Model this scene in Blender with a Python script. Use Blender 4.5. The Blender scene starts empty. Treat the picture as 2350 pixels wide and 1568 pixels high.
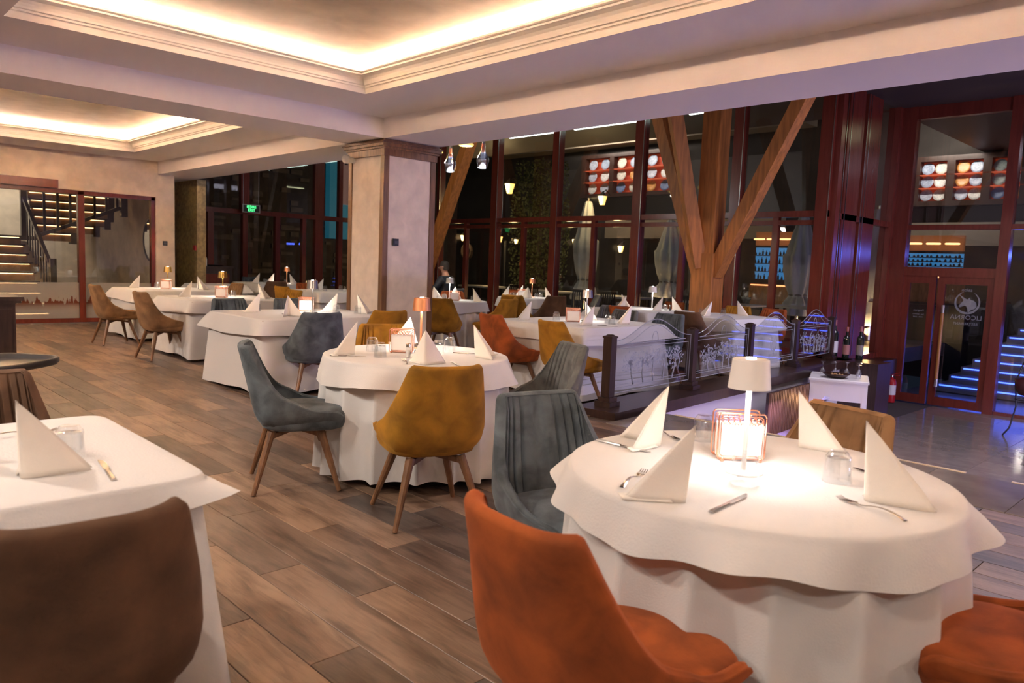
import bpy, bmesh, math, random
from mathutils import Vector, Matrix, Euler

# ------------------------------------------------------------------ camera, world, light
scene = bpy.context.scene
COL = scene.collection
R = math.radians
CAM_Z = 1.34
def camera():
    yaw, pitch, roll = R(-45.723), R(5.834), R(2.24)
    fwd = Vector((math.sin(yaw)*math.cos(pitch), math.cos(yaw)*math.cos(pitch), -math.sin(pitch)))
    right = Vector((math.cos(yaw), -math.sin(yaw), 0))
    up = right.cross(fwd)
    r2 = math.cos(roll)*right + math.sin(roll)*up
    u2 = -math.sin(roll)*right + math.cos(roll)*up
    cd = bpy.data.cameras.new('camera'); cam = bpy.data.objects.new('camera', cd)
    COL.objects.link(cam)
    cd.sensor_width = 36; cd.lens = 26.551; cd.clip_start = 0.05; cd.clip_end = 200
    m = Matrix((r2, u2, -fwd)).transposed().to_4x4()
    m.translation = Vector((0, 0, CAM_Z)); cam.matrix_world = m
    cd.dof.use_dof = True; cd.dof.focus_distance = 4.6; cd.dof.aperture_fstop = 4.0
    scene.camera = cam
    return fwd, r2, u2
CAM_F, CAM_R, CAM_U = camera()
vs = scene.view_settings
vs.view_transform = 'Standard'; vs.look = 'None'; vs.gamma = 1.0; vs.exposure = 3.50
K = .25                # every lamp is scaled by this; the exposure makes up for it
vs.use_curve_mapping = False
world = bpy.data.worlds.new('night_world'); scene.world = world; world.use_nodes = True
world.node_tree.nodes['Background'].inputs[0].default_value = (0.10, 0.16, 0.28, 1)
world.node_tree.nodes['Background'].inputs[1].default_value = 0.02*K

WARM = (1.0, 0.85, 0.72)
COVE_W = 50.0          # watts per metre of cove LED tape
def area_light(name, loc, size, size_y, power, color, rot=(0, 0, 0), parent=None):
    d = bpy.data.lights.new(name, 'AREA'); d.shape = 'RECTANGLE'
    d.size = size; d.size_y = size_y; d.energy = power*K; d.color = color
    o = bpy.data.objects.new(name, d); COL.objects.link(o)
    o.location = loc; o.rotation_euler = rot
    if parent: o.parent = parent
    return o
UP = (math.pi, 0, 0)
ZC, ZB, ZL = 2.98, 2.75, -0.90        # flat ceiling, beam soffit, lower hall floor
TRAYS = [(-6.66, 1.6, 1.25, 4.31), (-13.88, -9.28, 1.0, 4.43)]   # x0,x1,y0,y1 of the two coves
for n, (x0, x1, y0, y1) in enumerate(TRAYS):
    o = .07; z = ZC + .05; COVE = COVE_W*(1, 2.0)[n]
    area_light('cove_led', ((x0+x1)/2, y1+o, z), x1-x0, .03, COVE*(x1-x0), WARM, UP)
    area_light('cove_led', ((x0+x1)/2, y0-o, z), x1-x0, .03, COVE*(x1-x0), WARM, UP)
    area_light('cove_led', (x0-o, (y0+y1)/2, z), .03, y1-y0, COVE*(y1-y0), WARM, UP)
    area_light('cove_led', (x1+o, (y0+y1)/2, z), .03, y1-y0, COVE*(y1-y0), WARM, UP)
# violet LED panel of the lower hall, and the tape under the balustrade kerb
area_light('hall_led', (-1.6, 9.6, 4.25), 2.4, 3.0, 70, (.90, .82, 1.0))
area_light('hall_wall_washer', (3.85, 10.5, -.45), .06, 6.0, 115, (.62, .54, 1.0), (0, R(112), 0))
# added fill spots behind and beside the camera, out of view, lifting tables and floor
FILL_SPOTS = [(x, -.75) for x in (-12.5, -10.5, -6.0, -4.2, -2.4, -.6, 1.2)] + [(2.6, y) for y in (.6, 2.2, 3.8)]
for (x, y) in FILL_SPOTS:
    d = bpy.data.lights.new('added_fill_spot', 'SPOT'); d.energy = (118 if x < -3.5 else 50 if x < 0 else 26)*K; d.color = (1, .87, .76); d.spot_size = R(125); d.spot_blend = .6; d.shadow_soft_size = .12
    o = bpy.data.objects.new('added_fill_spot', d); COL.objects.link(o); o.location = (x, y, ZC-.03); o.rotation_euler = (R(32), 0, 0) if x < 2 else (0, R(28), 0)   # fill spots tilted towards the tables

# ------------------------------------------------------------------ materials
MATS = {}
def nt(name):
    m = bpy.data.materials.new(name); m.use_nodes = True
    return m, m.node_tree.nodes, m.node_tree.links, m.node_tree.nodes['Principled BSDF']
def rgba(c, k=1.0): return (c[0]*k, c[1]*k, c[2]*k, 1)
def mat(name, color, rough=.5, metal=0, noise=0, nscale=8, bump=0, bscale=60, sheen=0, coat=0, spec=.5,
        stretch=None, emit=None, estr=0, alpha=1, trans=0, lo=.65, hi=1.2):
    if name in MATS: return MATS[name]
    m, N, L, b = nt(name)
    b.inputs['Base Color'].default_value = rgba(color)
    b.inputs['Roughness'].default_value = rough; b.inputs['Metallic'].default_value = metal
    b.inputs['Specular IOR Level'].default_value = spec
    if sheen:
        b.inputs['Sheen Weight'].default_value = sheen
        b.inputs['Sheen Roughness'].default_value = .4
        b.inputs['Sheen Tint'].default_value = rgba([min(1, c*2.2+.04) for c in color])
    if coat: b.inputs['Coat Weight'].default_value = coat; b.inputs['Coat Roughness'].default_value = .1
    if emit: b.inputs['Emission Color'].default_value = rgba(emit); b.inputs['Emission Strength'].default_value = estr*K
    if trans: b.inputs['Transmission Weight'].default_value = trans
    if noise or bump:
        tc = N.new('ShaderNodeTexCoord'); mp = N.new('ShaderNodeMapping')
        L.new(tc.outputs['Object'], mp.inputs[0])
        if stretch: mp.inputs['Scale'].default_value = stretch
    if noise:
        oi = N.new('ShaderNodeObjectInfo'); ad = N.new('ShaderNodeVectorMath'); ad.operation = 'ADD'
        ml = N.new('ShaderNodeMath'); ml.operation = 'MULTIPLY'; ml.inputs[1].default_value = 37
        L.new(oi.outputs['Random'], ml.inputs[0]); L.new(mp.outputs[0], ad.inputs[0]); L.new(ml.outputs[0], ad.inputs[1])
        n = N.new('ShaderNodeTexNoise'); n.inputs['Scale'].default_value = nscale; n.inputs['Detail'].default_value = 5
        n.inputs['Distortion'].default_value = .4
        cr = N.new('ShaderNodeValToRGB')
        cr.color_ramp.elements[0].position = .5-.5*noise*.7; cr.color_ramp.elements[1].position = .5+.25
        cr.color_ramp.elements[0].color = rgba(color, lo); cr.color_ramp.elements[1].color = rgba(color, hi)
        cr.color_ramp.elements[0].position = .32; cr.color_ramp.elements[1].position = .68
        L.new(ad.outputs[0], n.inputs['Vector']); L.new(n.outputs[0], cr.inputs[0]); L.new(cr.outputs[0], b.inputs['Base Color'])
    if bump:
        n2 = N.new('ShaderNodeTexNoise'); n2.inputs['Scale'].default_value = bscale; n2.inputs['Detail'].default_value = 4
        bp = N.new('ShaderNodeBump'); bp.inputs['Strength'].default_value = bump; bp.inputs['Distance'].default_value = .01
        L.new(mp.outputs[0], n2.inputs['Vector']); L.new(n2.outputs[0], bp.inputs['Height']); L.new(bp.outputs[0], b.inputs['Normal'])
    MATS[name] = m
    return m
def pane_mat(name, tint=(.93, .95, .94), ior=1.5, rough=0.0):
    if name in MATS: return MATS[name]
    m, N, L, b = nt(name); N.remove(b)
    out = [n for n in N if n.type == 'OUTPUT_MATERIAL'][0]
    tr = N.new('ShaderNodeBsdfTransparent'); tr.inputs[0].default_value = rgba(tint)
    gl = N.new('ShaderNodeBsdfGlossy'); gl.inputs['Roughness'].default_value = rough; gl.inputs[0].default_value = (1, 1, 1, 1)
    lw = N.new('ShaderNodeLayerWeight'); lw.inputs[0].default_value = .5
    pw = N.new('ShaderNodeMath'); pw.operation = 'POWER'; pw.inputs[1].default_value = 4.0; L.new(lw.outputs['Facing'], pw.inputs[0])
    fr = N.new('ShaderNodeMath'); fr.operation = 'MULTIPLY_ADD'; f0 = ((ior-1)/(ior+1))**2; fr.inputs[1].default_value = .85-f0; fr.inputs[2].default_value = f0
    L.new(pw.outputs[0], fr.inputs[0])
    mx = N.new('ShaderNodeMixShader')
    L.new(fr.outputs[0], mx.inputs[0]); L.new(tr.outputs[0], mx.inputs[1]); L.new(gl.outputs[0], mx.inputs[2]); L.new(mx.outputs[0], out.inputs[0])
    MATS[name] = m
    return m
def emis(name, color, strength):
    return mat(name, (.8, .8, .8), .5, emit=color, estr=strength)
def wood_planks(name, cols, rough=.45, grain=1.0):
    """random tone per plank plus long grain; the grain runs along local X"""
    m, N, L, b = nt(name)
    tc = N.new('ShaderNodeTexCoord'); oi = N.new('ShaderNodeObjectInfo'); ge = N.new('ShaderNodeNewGeometry')
    ad = N.new('ShaderNodeMath'); ad.operation = 'ADD'; L.new(oi.outputs['Random'], ad.inputs[0]); L.new(ge.outputs['Random Per Island'], ad.inputs[1])
    frc = N.new('ShaderNodeMath'); frc.operation = 'FRACT'; L.new(ad.outputs[0], frc.inputs[0])
    cr = N.new('ShaderNodeValToRGB'); cr.color_ramp.interpolation = 'CONSTANT'
    el = cr.color_ramp.elements
    while len(el) < len(cols): el.new(.5)
    for i, c in enumerate(cols): el[i].position = i/len(cols); el[i].color = rgba(c)
    L.new(frc.outputs[0], cr.inputs[0])
    ml = N.new('ShaderNodeMath'); ml.operation = 'MULTIPLY'; ml.inputs[1].default_value = 91; L.new(frc.outputs[0], ml.inputs[0])
    va = N.new('ShaderNodeVectorMath'); va.operation = 'ADD'; L.new(tc.outputs['Object'], va.inputs[0]); L.new(ml.outputs[0], va.inputs[1])
    mp = N.new('ShaderNodeMapping'); mp.inputs['Scale'].default_value = (1.6, 14, 14); L.new(va.outputs[0], mp.inputs[0])
    n = N.new('ShaderNodeTexNoise'); n.inputs['Scale'].default_value = 2.2; n.inputs['Detail'].default_value = 8; n.inputs['Roughness'].default_value = .65; n.inputs['Distortion'].default_value = .8
    L.new(mp.outputs[0], n.inputs['Vector'])
    mp2 = N.new('ShaderNodeMapping'); mp2.inputs['Scale'].default_value = (1.2, 4, 4); L.new(va.outputs[0], mp2.inputs[0])
    n3 = N.new('ShaderNodeTexNoise'); n3.inputs['Scale'].default_value = 2.0; n3.inputs['Detail'].default_value = 3; L.new(mp2.outputs[0], n3.inputs['Vector'])
    av = N.new('ShaderNodeMath'); av.operation = 'MULTIPLY_ADD'; av.inputs[1].default_value = .6; L.new(n3.outputs[0], av.inputs[0])
    hv = N.new('ShaderNodeMath'); hv.operation = 'MULTIPLY'; hv.inputs[1].default_value = .5; L.new(n.outputs[0], hv.inputs[0]); L.new(hv.outputs[0], av.inputs[2])
    r2 = N.new('ShaderNodeValToRGB'); r2.color_ramp.elements[0].position = .42; r2.color_ramp.elements[1].position = .64
    r2.color_ramp.elements[0].color = (.46, .42, .39, 1); r2.color_ramp.elements[1].color = (1.22, 1.18, 1.14, 1)
    L.new(av.outputs[0], r2.inputs[0])
    mx = N.new('ShaderNodeMix'); mx.data_type = 'RGBA'; mx.blend_type = 'MULTIPLY'; mx.inputs[0].default_value = grain
    L.new(cr.outputs[0], mx.inputs[6]); L.new(r2.outputs[0], mx.inputs[7]); L.new(mx.outputs[2], b.inputs['Base Color'])
    bp = N.new('ShaderNodeBump'); bp.inputs['Strength'].default_value = .15; bp.inputs['Distance'].default_value = .005
    L.new(n.outputs[0], bp.inputs['Height']); L.new(bp.outputs[0], b.inputs['Normal'])
    b.inputs['Roughness'].default_value = rough
    MATS[name] = m
    return m

M_PLASTER = mat('ceiling_plaster', (.88, .81, .78), .85, bump=.03, bscale=30)
M_TRAYC = mat('tray_gold_plaster', (.34, .245, .150), .7, noise=.6, nscale=3.5, bump=.15, bscale=14, lo=.82, hi=1.1)
M_WALL = mat('wall_beige_plaster', (.74, .60, .47), .8, noise=.6, nscale=4, bump=.1, bscale=18, lo=.85, hi=1.08)
M_PILLAR = mat('pillar_plaster', (.80, .69, .59), .8, noise=.6, nscale=6, bump=.15, bscale=24, lo=.88, hi=1.06)
M_GOLD = mat('gold_stucco', (.42, .30, .13), .55, noise=.8, nscale=14, bump=.4, bscale=26)
M_OAK = mat('pillar_oak', (.20, .095, .040), .45, noise=.8, nscale=3, stretch=(12, 12, 1))
M_TIMBER = mat('timber_brown', (.42, .155, .034), .5, noise=.6, nscale=2.5, stretch=(9, 9, .9))
M_MAHOG = mat('mahogany_lacquer', (.165, .030, .018), .25, noise=.5, nscale=2, stretch=(10, 10, 1), lo=.8, hi=1.1)
M_DARKW = mat('dark_stained_wood', (.045, .022, .016), .3, noise=.7, nscale=3, stretch=(10, 10, 1))
M_LEG = mat('walnut_leg', (.21, .10, .045), .4, noise=.7, nscale=5, stretch=(6, 6, 1))
M_SILVER = mat('brushed_silver', (.62, .6, .57), .25, 1)
M_STEEL = mat('cutlery_steel', (.55, .52, .49), .18, 1)
M_COPPER = mat('copper', (.95, .42, .20), .35, .9)
M_ROSE = mat('rose_gold_wire', (.90, .42, .28), .25, 1)
M_GOLDM = mat('brass_gold', (.75, .48, .14), .25, 1)
M_WHITEP = mat('white_paint', (.80, .78, .76), .35)
M_LAMPW = mat('lamp_white', (.78, .74, .70), .45)
M_BLACK = mat('black_plastic', (.012, .012, .014), .35)
M_CLOTH = mat('white_linen', (.70, .675, .65), .85, bump=.12, bscale=220, sheen=.15)
M_TOPPER = mat('white_linen_topper', (.68, .655, .63), .85, bump=.15, bscale=160, sheen=.15)
M_NAPKIN = mat('napkin_paper', (.90, .83, .74), .9, bump=.12, bscale=120)
M_PAPER = mat('white_paper', (.93, .91, .88), .9)
M_PANE = pane_mat('window_glass')
M_PANEL = pane_mat('panel_glass', (.93, .94, .95), 1.28)
M_TUMBLER = pane_mat('tumbler_glass', (.93, .94, .945), 1.85)
M_ETCH = mat('etched_frost', (.34, .35, .38), .8)
M_LED = emis('led_white', (1, .95, .88), 5)
M_NIGHT = mat('night_wall', (.030, .025, .022), .9, noise=.8, nscale=1.2)
M_STONE = mat('dark_stone', (.055, .045, .036), .8, noise=.9, nscale=3)
VEL = {
    'blue':    mat('velvet_slate', (.092, .108, .118), .9, noise=.8, nscale=9, bump=.15, bscale=140, sheen=.45, lo=.55, hi=1.5),
    'grey':    mat('velvet_grey', (.125, .128, .122), .9, noise=.8, nscale=9, bump=.15, bscale=140, sheen=.4, lo=.6, hi=1.4),
    'mustard': mat('velvet_mustard', (.36, .165, .008), .9, noise=.8, nscale=7, bump=.1, bscale=140, sheen=.35, lo=.6, hi=1.25),
    'orange':  mat('velvet_orange', (.33, .072, .010), .9, noise=.8, nscale=7, bump=.1, bscale=140, sheen=.4, lo=.5, hi=1.3),
    'brown':   mat('velvet_brown', (.120, .060, .030), .9, noise=.8, nscale=7, bump=.1, bscale=140, sheen=.4, lo=.65, hi=1.25),
    'tan':     mat('velvet_tan', (.27, .145, .062), .9, noise=.8, nscale=7, bump=.1, bscale=140, sheen=.35, lo=.6, hi=1.25),
}

# ------------------------------------------------------------------ mesh helpers
class MB:
    def __init__(s): s.v = []; s.f = []
    def quad(s, a, b, c, d):
        i = len(s.v); s.v += [a, b, c, d]; s.f.append((i, i+1, i+2, i+3)); return s
    def box(s, x0, x1, y0, y1, z0, z1):
        i = len(s.v)
        s.v += [(x0,y0,z0),(x1,y0,z0),(x1,y1,z0),(x0,y1,z0),(x0,y0,z1),(x1,y0,z1),(x1,y1,z1),(x0,y1,z1)]
        s.f += [(i,i+3,i+2,i+1),(i+4,i+5,i+6,i+7),(i,i+1,i+5,i+4),(i+1,i+2,i+6,i+5),(i+2,i+3,i+7,i+6),(i+3,i,i+4,i+7)]
        return s
    def bevbox(s, x0, x1, y0, y1, z0, z1, b=.008):
        """box whose top edge is chamfered"""
        i = len(s.v)
        for (z, d) in ((z0, 0), (z1-b, 0), (z1, b)):
            s.v += [(x0+d,y0+d,z),(x1-d,y0+d,z),(x1-d,y1-d,z),(x0+d,y1-d,z)]
        s.f.append((i+3,i+2,i+1,i))
        for k in (0, 4):
            for j in range(4): s.f.append((i+k+j, i+k+(j+1)%4, i+k+4+(j+1)%4, i+k+4+j))
        s.f.append((i+8,i+9,i+10,i+11)); return s
    def prism(s, p0, p1, w0, h0, w1=None, h1=None, upv=(0,0,1)):
        """bar of rectangular section from p0 to p1"""
        w1 = w0 if w1 is None else w1; h1 = h0 if h1 is None else h1
        p0 = Vector(p0); p1 = Vector(p1); d = (p1-p0).normalized(); u = Vector(upv)
        if abs(d.dot(u)) > .98: u = Vector((0,1,0))
        r = d.cross(u).normalized(); u = r.cross(d)
        i = len(s.v)
        for p, w, h in ((p0,w0,h0),(p1,w1,h1)):
            for a, b in ((-1,-1),(1,-1),(1,1),(-1,1)): s.v.append(tuple(p + r*a*w/2 + u*b*h/2))
        s.f += [(i,i+1,i+2,i+3),(i+7,i+6,i+5,i+4)]
        for j in range(4): s.f.append((i+(j+1)%4, i+j, i+4+j, i+4+(j+1)%4))
        return s
    def tube(s, pts, r, n=8, cap=True):
        pts = [Vector(p) for p in pts]
        rs = r if isinstance(r, (list, tuple)) else [r]*len(pts)
        base = len(s.v); u = None
        for k, p in enumerate(pts):
            d = (pts[min(k+1, len(pts)-1)] - pts[max(k-1, 0)]).normalized()
            if u is None:
                u = Vector((0,0,1)) if abs(d.z) < .9 else Vector((1,0,0))
            u = (u - d*u.dot(d)).normalized(); w = d.cross(u)
            for j in range(n):
                a = 2*math.pi*j/n; s.v.append(tuple(p + (u*math.cos(a) + w*math.sin(a))*rs[k]))
        for k in range(len(pts)-1):
            for j in range(n):
                a = base+k*n+j; b = base+k*n+(j+1)%n; s.f.append((a, b, b+n, a+n))
        if cap:
            s.f.append(tuple(base+j for j in range(n))[::-1]); t = base+(len(pts)-1)*n; s.f.append(tuple(t+j for j in range(n)))
        return s
    def lathe(s, prof, n=24, c=(0,0,0), ang=None):
        base = len(s.v); m = len(prof)
        for (r, z) in prof:
            for j in range(n):
                a = 2*math.pi*j/n; s.v.append((c[0]+r*math.cos(a), c[1]+r*math.sin(a), c[2]+z))
        for k in range(m-1):
            for j in range(n):
                a = base+k*n+j; b = base+k*n+(j+1)%n; s.f.append((a, b, b+n, a+n))
        return s
    def grid(s, P, closed_u=False):
        """P[row][col] of points"""
        base = len(s.v); nr = len(P); nc = len(P[0])
        for row in P: s.v += [tuple(p) for p in row]
        for i in range(nr-1):
            for j in range(nc if closed_u else nc-1):
                j2 = (j+1) % nc
                s.f.append((base+i*nc+j, base+i*nc+j2, base+(i+1)*nc+j2, base+(i+1)*nc+j))
        return s
    def poly(s, pts, axis_off):
        """flat polygon extruded by the vector axis_off"""
        i = len(s.v); n = len(pts); o = Vector(axis_off)
        s.v += [tuple(p) for p in pts] + [tuple(Vector(p)+o) for p in pts]
        s.f.append(tuple(range(i+n-1, i-1, -1))); s.f.append(tuple(range(i+n, i+2*n)))
        for j in range(n): s.f.append((i+j, i+(j+1)%n, i+n+(j+1)%n, i+n+j))
        return s
    def mesh(s, name, smooth=False, fixn=True):
        me = bpy.data.meshes.new(name); me.from_pydata(s.v, [], s.f); me.update()
        if fixn:
            bm = bmesh.new(); bm.from_mesh(me); bmesh.ops.recalc_face_normals(bm, faces=bm.faces); bm.to_mesh(me); bm.free()
        if smooth:
            for p in me.polygons: p.use_smooth = True
            if smooth == 'auto':
                try: me.set_sharp_from_angle(angle=R(35))
                except Exception: pass
        return me
def obj(name, me, m=None, parent=None, loc=(0,0,0), rz=0, smooth=False):
    if isinstance(me, MB): me = me.mesh(name, smooth)
    o = bpy.data.objects.new(name, me); COL.objects.link(o)
    if m:
        if not me.materials: me.materials.append(m)
        elif me.materials[0] != m:
            o.material_slots[0].link = 'OBJECT'; o.material_slots[0].material = m
    o.location = loc; o.rotation_euler = (0, 0, rz)
    if parent: o.parent = parent
    return o
def tag(o, label, cat, group=None):
    o['label'] = label; o['category'] = cat
    if group: o['group'] = group
    return o
def thing(name, label, cat, loc=(0,0,0), rz=0, group=None):
    o = bpy.data.objects.new(name, None); COL.objects.link(o); o.empty_display_size = .1
    o.location = loc; o.rotation_euler = (0,0,rz)
    return tag(o, label, cat, group)
def struct(name, me=None, m=None, smooth=False):
    if me is None:
        o = bpy.data.objects.new(name, None); COL.objects.link(o); o.empty_display_size = .1
    else: o = obj(name, me, m, smooth=smooth)
    o['kind'] = 'structure'
    return o
def copy_tree(o, parent=None):
    c = o.copy(); COL.objects.link(c); c.parent = parent
    for ch in list(o.children): copy_tree(ch, c)
    return c
def text_mesh(name, body, size, extrude=.002, align='CENTER'):
    cu = bpy.data.curves.new(name, 'FONT'); cu.body = body; cu.size = size; cu.extrude = extrude
    cu.align_x = align; cu.align_y = 'CENTER'; cu.resolution_u = 2
    t = bpy.data.objects.new(name, cu); COL.objects.link(t)
    me = bpy.data.meshes.new_from_object(t.evaluated_get(bpy.context.evaluated_depsgraph_get()))
    bpy.data.objects.remove(t); return me
def in_view(p, margin=1.15):
    d = Vector(p) - Vector((0, 0, CAM_Z)); z = d.dot(CAM_F)
    if z < .2: return None
    x = d.dot(CAM_R)/z*1733.2; y = d.dot(CAM_U)/z*1733.2
    return d.length if abs(x) < 1175*margin and abs(y) < 784*margin else None

# ------------------------------------------------------------------ floors
rng = random.Random(7)
M_PLANK = wood_planks('floor_planks', [(.245, .160, .108), (.19, .128, .090), (.150, .106, .080), (.29, .195, .132), (.215, .145, .102), (.105, .078, .062), (.25, .168, .116), (.165, .115, .084)], .38)
floor = struct('floor', MB().box(-17.6, -4.30, -2.5, 5.98, -.30, -.012).box(-4.30, 4, -2.5, 5.98, -.30, -.012).poly([(-17.6, 5.98, -.30), (-4.38, 5.98, -.30), (-4.98, 12.2, -.30), (-17.6, 12.2, -.30)], (0, 0, .288)),
               mat('floor_joint', (.10, .075, .06), .8))
PW, PL, GAP = .195, 1.2, .003
plank_me = {}
def plank_mesh(l):
    k = round(l, 3)
    if k not in plank_me:
        plank_me[k] = MB().bevbox(GAP/2, l-GAP/2, GAP/2, PW-GAP/2, -.012, 0, .0015).mesh('plank')
    return plank_me[k]
cand = []
row = 0; y = -2.5
while y < 12.2:
    xr = 4.0 if y < 5.0 else round(-4.32-(y-5.28)*.0953, 3)
    x = -17.5 + (row*.43 % PL) - PL
    while x < xr:
        a, b = max(x, -17.5), min(x+PL, xr)
        if b-a > .03:
            d = in_view(((a+b)/2, y+PW/2, 0), 1.3)
            cand.append((d if d is not None else 1000+abs(a), a, y, b-a))
        x += PL
    y += PW; row += 1
cand.sort()
for d, a, yy, l in cand[:300]:
    obj('plank', plank_mesh(l), M_PLANK, floor, (a, yy, 0))
far = MB()
for d, a, yy, l in cand[300:]:
    far.bevbox(a+GAP/2, a+l-GAP/2, yy+GAP/2, yy+PW-GAP/2, -.012, 0, .0015)
fo = obj('plank_field', far, M_PLANK, floor); fo['kind'] = 'stuff'
# granite landing at the platform edge, light nosing, steps down
M_GRAN = mat('polished_granite', (.30, .255, .225), .12, noise=.9, nscale=5, coat=.3, lo=.85, hi=1.10)
for k in range(12):
    obj('granite_slab', MB().bevbox(0, .597, 0, .82, -.012, 0, .002), M_GRAN, floor, (-4.05+.6*k, 5.13, 0))
M_NOSE = mat('nosing_strip', (.82, .66, .45), .35)
for k in range(6):
    obj('nosing', MB().box(0, .62, 0, .03, -.02, .004), M_NOSE, floor, (-3.9+.9*k, 5.95, 0))
stair = struct('floor_hall', MB().box(-5.3, 4, 5.98, 14.9, ZL-.2, ZL-.012), mat('tile_joint', (.09, .075, .065), .8))
for k in range(1, 5):
    obj('step', MB().bevbox(-3.98, 4, 5.98, 5.98+.30*(5-k), ZL+.18*(k-1), ZL+.18*k, .004), M_GRAN, stair)
tm = MB().bevbox(.0015, .5985, .0015, .5985, -.012, 0, .001).mesh('granite_tile')
for i in range(9):
    for j in range(13):
        x, yy = -4.3+.6*i, 7.2+.6*j
        if yy < 14.7: obj('granite_tile', tm, M_GRAN, stair, (x, yy, ZL))

# ------------------------------------------------------------------ ceiling with beams and two lit coves
ceiling = struct('ceiling')
c = MB()
def ring(c, X0, X1, Y0, Y1, holes, z0, z1):
    """plate with rectangular holes, cut in strips along x"""
    xs = sorted({X0, X1} | {h[0] for h in holes} | {h[1] for h in holes})
    for a, b in zip(xs, xs[1:]):
        hs = sorted([(h[2], h[3]) for h in holes if h[0] <= a and h[1] >= b]); y = Y0
        for h0, h1 in hs:
            c.box(a, b, y, h0, z0, z1); y = h1
        c.box(a, b, y, Y1, z0, z1)
ring(c, -17.5, 4, -2.5, 5.2, TRAYS, ZC, ZC+.02)
obj('ceiling_plate', c, M_PLASTER, ceiling)
obj('beam', MB().box(-17.5, 4, 5.16, 5.97, ZB, 4.45), M_PLASTER, ceiling)
obj('beam', MB().box(-8.34, -7.58, -2.5, 5.16, ZB, ZC+.02), M_PLASTER, ceiling)
obj('upper_ceiling', MB().box(-18, 4, 5.97, 14.95, 4.42, 4.5), mat('dark_ceiling', (.05, .035, .03), .6), ceiling)
PROF = [(0, 0), (.012, .045), (.018, .050), (.030, .052), (.036, .066), (.052, .070), (.060, .085), (.075, .105), (.100, .122), (.130, .132),
        (.150, .136), (.152, .150), (.170, .152), (.180, .158), (.180, .176), (.150, .178), (-.004, .10), (-.004, 0)]
for n, (x0, x1, y0, y1) in enumerate(TRAYS):
    P = [[(x0+d, y0+d, ZC+z), (x1-d, y0+d, ZC+z), (x1-d, y1-d, ZC+z), (x0+d, y1-d, ZC+z)] for d, z in PROF]
    struct('trim_%d' % (n+1), MB().grid(P, True), mat('cornice_plaster', (.84, .77, .68), .6))
    o = .26; zt = ZC+.265
    obj('tray_ceiling', MB().box(x0-o, x1+o, y0-o, y1+o, zt, zt+.03), M_TRAYC, ceiling)
    w = MB().box(x0-o, x1+o, y1+o, y1+o+.03, ZC+.02, zt).box(x0-o, x1+o, y0-o-.03, y0-o, ZC+.02, zt)
    w.box(x0-o-.03, x0-o, y0-o, y1+o, ZC+.02, zt).box(x1+o, x1+o+.03, y0-o, y1+o, ZC+.02, zt)
    obj('tray_side', w, M_PLASTER, ceiling)

FILL_RING = MB().lathe([(.085, 0), (.085, -.012), (.06, -.012), (.055, -.002), (.055, 0)], 20).mesh('ring', 'auto')  # ceiling rings for the added fill spots, unseen
for (x, y) in FILL_SPOTS:
    obj('fill_spot_ring', FILL_RING, M_WHITEP, ceiling, (x, y, ZC))
# ------------------------------------------------------------------ walls
XW = -14.9
wl = MB()
wl.box(XW-.25, XW, -2.5, 5.46, 2.33, ZC).box(XW-.25, XW, 5.12, 5.46, 0, 2.33).box(XW-.25, XW, -2.5, 1.3, 0, 2.33)
wall_left = struct('wall_left', wl, M_WALL)
struct('wall_gold', MB().box(-17.5, -15.13, 5.97, 6.15, 0, ZB), M_GOLD)
struct('wall_back', MB().box(-17.5, 4, -2.7, -2.5, 0, ZC+.1), M_WALL)
struct('wall_right', MB().box(4, 4.2, -2.7, 14.9, ZL, 4.5), M_WALL)
# pillar
p = thing('pillar', 'square plastered pillar with dark oak corner trim and capital', 'pillar', (-7.96, 5.56, 0))
hw = .385
obj('plaster_core', MB().box(-hw+.012, hw-.012, -hw+.012, hw-.012, 0, 2.66), M_PILLAR, p)
for sx in (-1, 1):
    for sy in (-1, 1):
        x0, x1 = sorted((sx*hw, sx*(hw-.075))); y0, y1 = sorted((sy*hw, sy*(hw-.075)))
        obj('corner_trim', MB().box(x0, x1, y0, y1, .09, 2.60), M_OAK, p)
cap = MB()
for d, z0, z1 in ((.010, 2.56, 2.64), (.028, 2.64, 2.665), (.05, 2.665, 2.70), (.062, 2.70, 2.715), (.03, 2.715, 2.745)):
    cap.box(-hw-d, hw+d, -hw-d, hw+d, z0, z1)
obj('capital', cap, M_OAK, p)
obj('plinth', MB().bevbox(-hw-.02, hw+.02, -hw-.02, hw+.02, 0, .09, .01), M_OAK, p)
def switch(name, label, loc, rz, cat='switch'):
    t = thing(name, label, cat, loc, rz)
    obj('plate', MB().bevbox(-.042, .042, -.042, .042, 0, .012, .004).mesh('plate'), M_BLACK, t).rotation_euler = (R(90), 0, 0)
    k = obj('dial', MB().box(-.022, .022, -.016, .016, .012, .016), mat('panel_grey', (.05, .05, .06), .3), t); k.rotation_euler = (R(90), 0, 0)
switch('thermostat', 'small black thermostat on the plastered pillar', (-7.572, 5.36, 1.55), R(90))
switch('wall_switch', 'small black switch on the beige wall beside the glass partition', (XW+.003, 5.28, 1.48), R(90))
cc = thing('security_camera', 'small white dome camera under the pillar capital', 'camera', (-8.24, 5.165, 2.52))
obj('mount', MB().tube([(0, .02, .02), (0, -.05, .02)], .035, 16), M_WHITEP, cc, smooth='auto')
obj('dome', MB().lathe([(0, .06), (.03, .055), (.05, .03), (.055, 0), (.045, -.03), (.02, -.05), (0, -.055)], 20), M_WHITEP, cc, (0, -.09, .02), smooth=True)
obj('lens', MB().lathe([(0, .02), (.02, .015), (.02, 0)], 14), M_BLACK, cc, (0, -.09, -.045), smooth=True)

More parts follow.
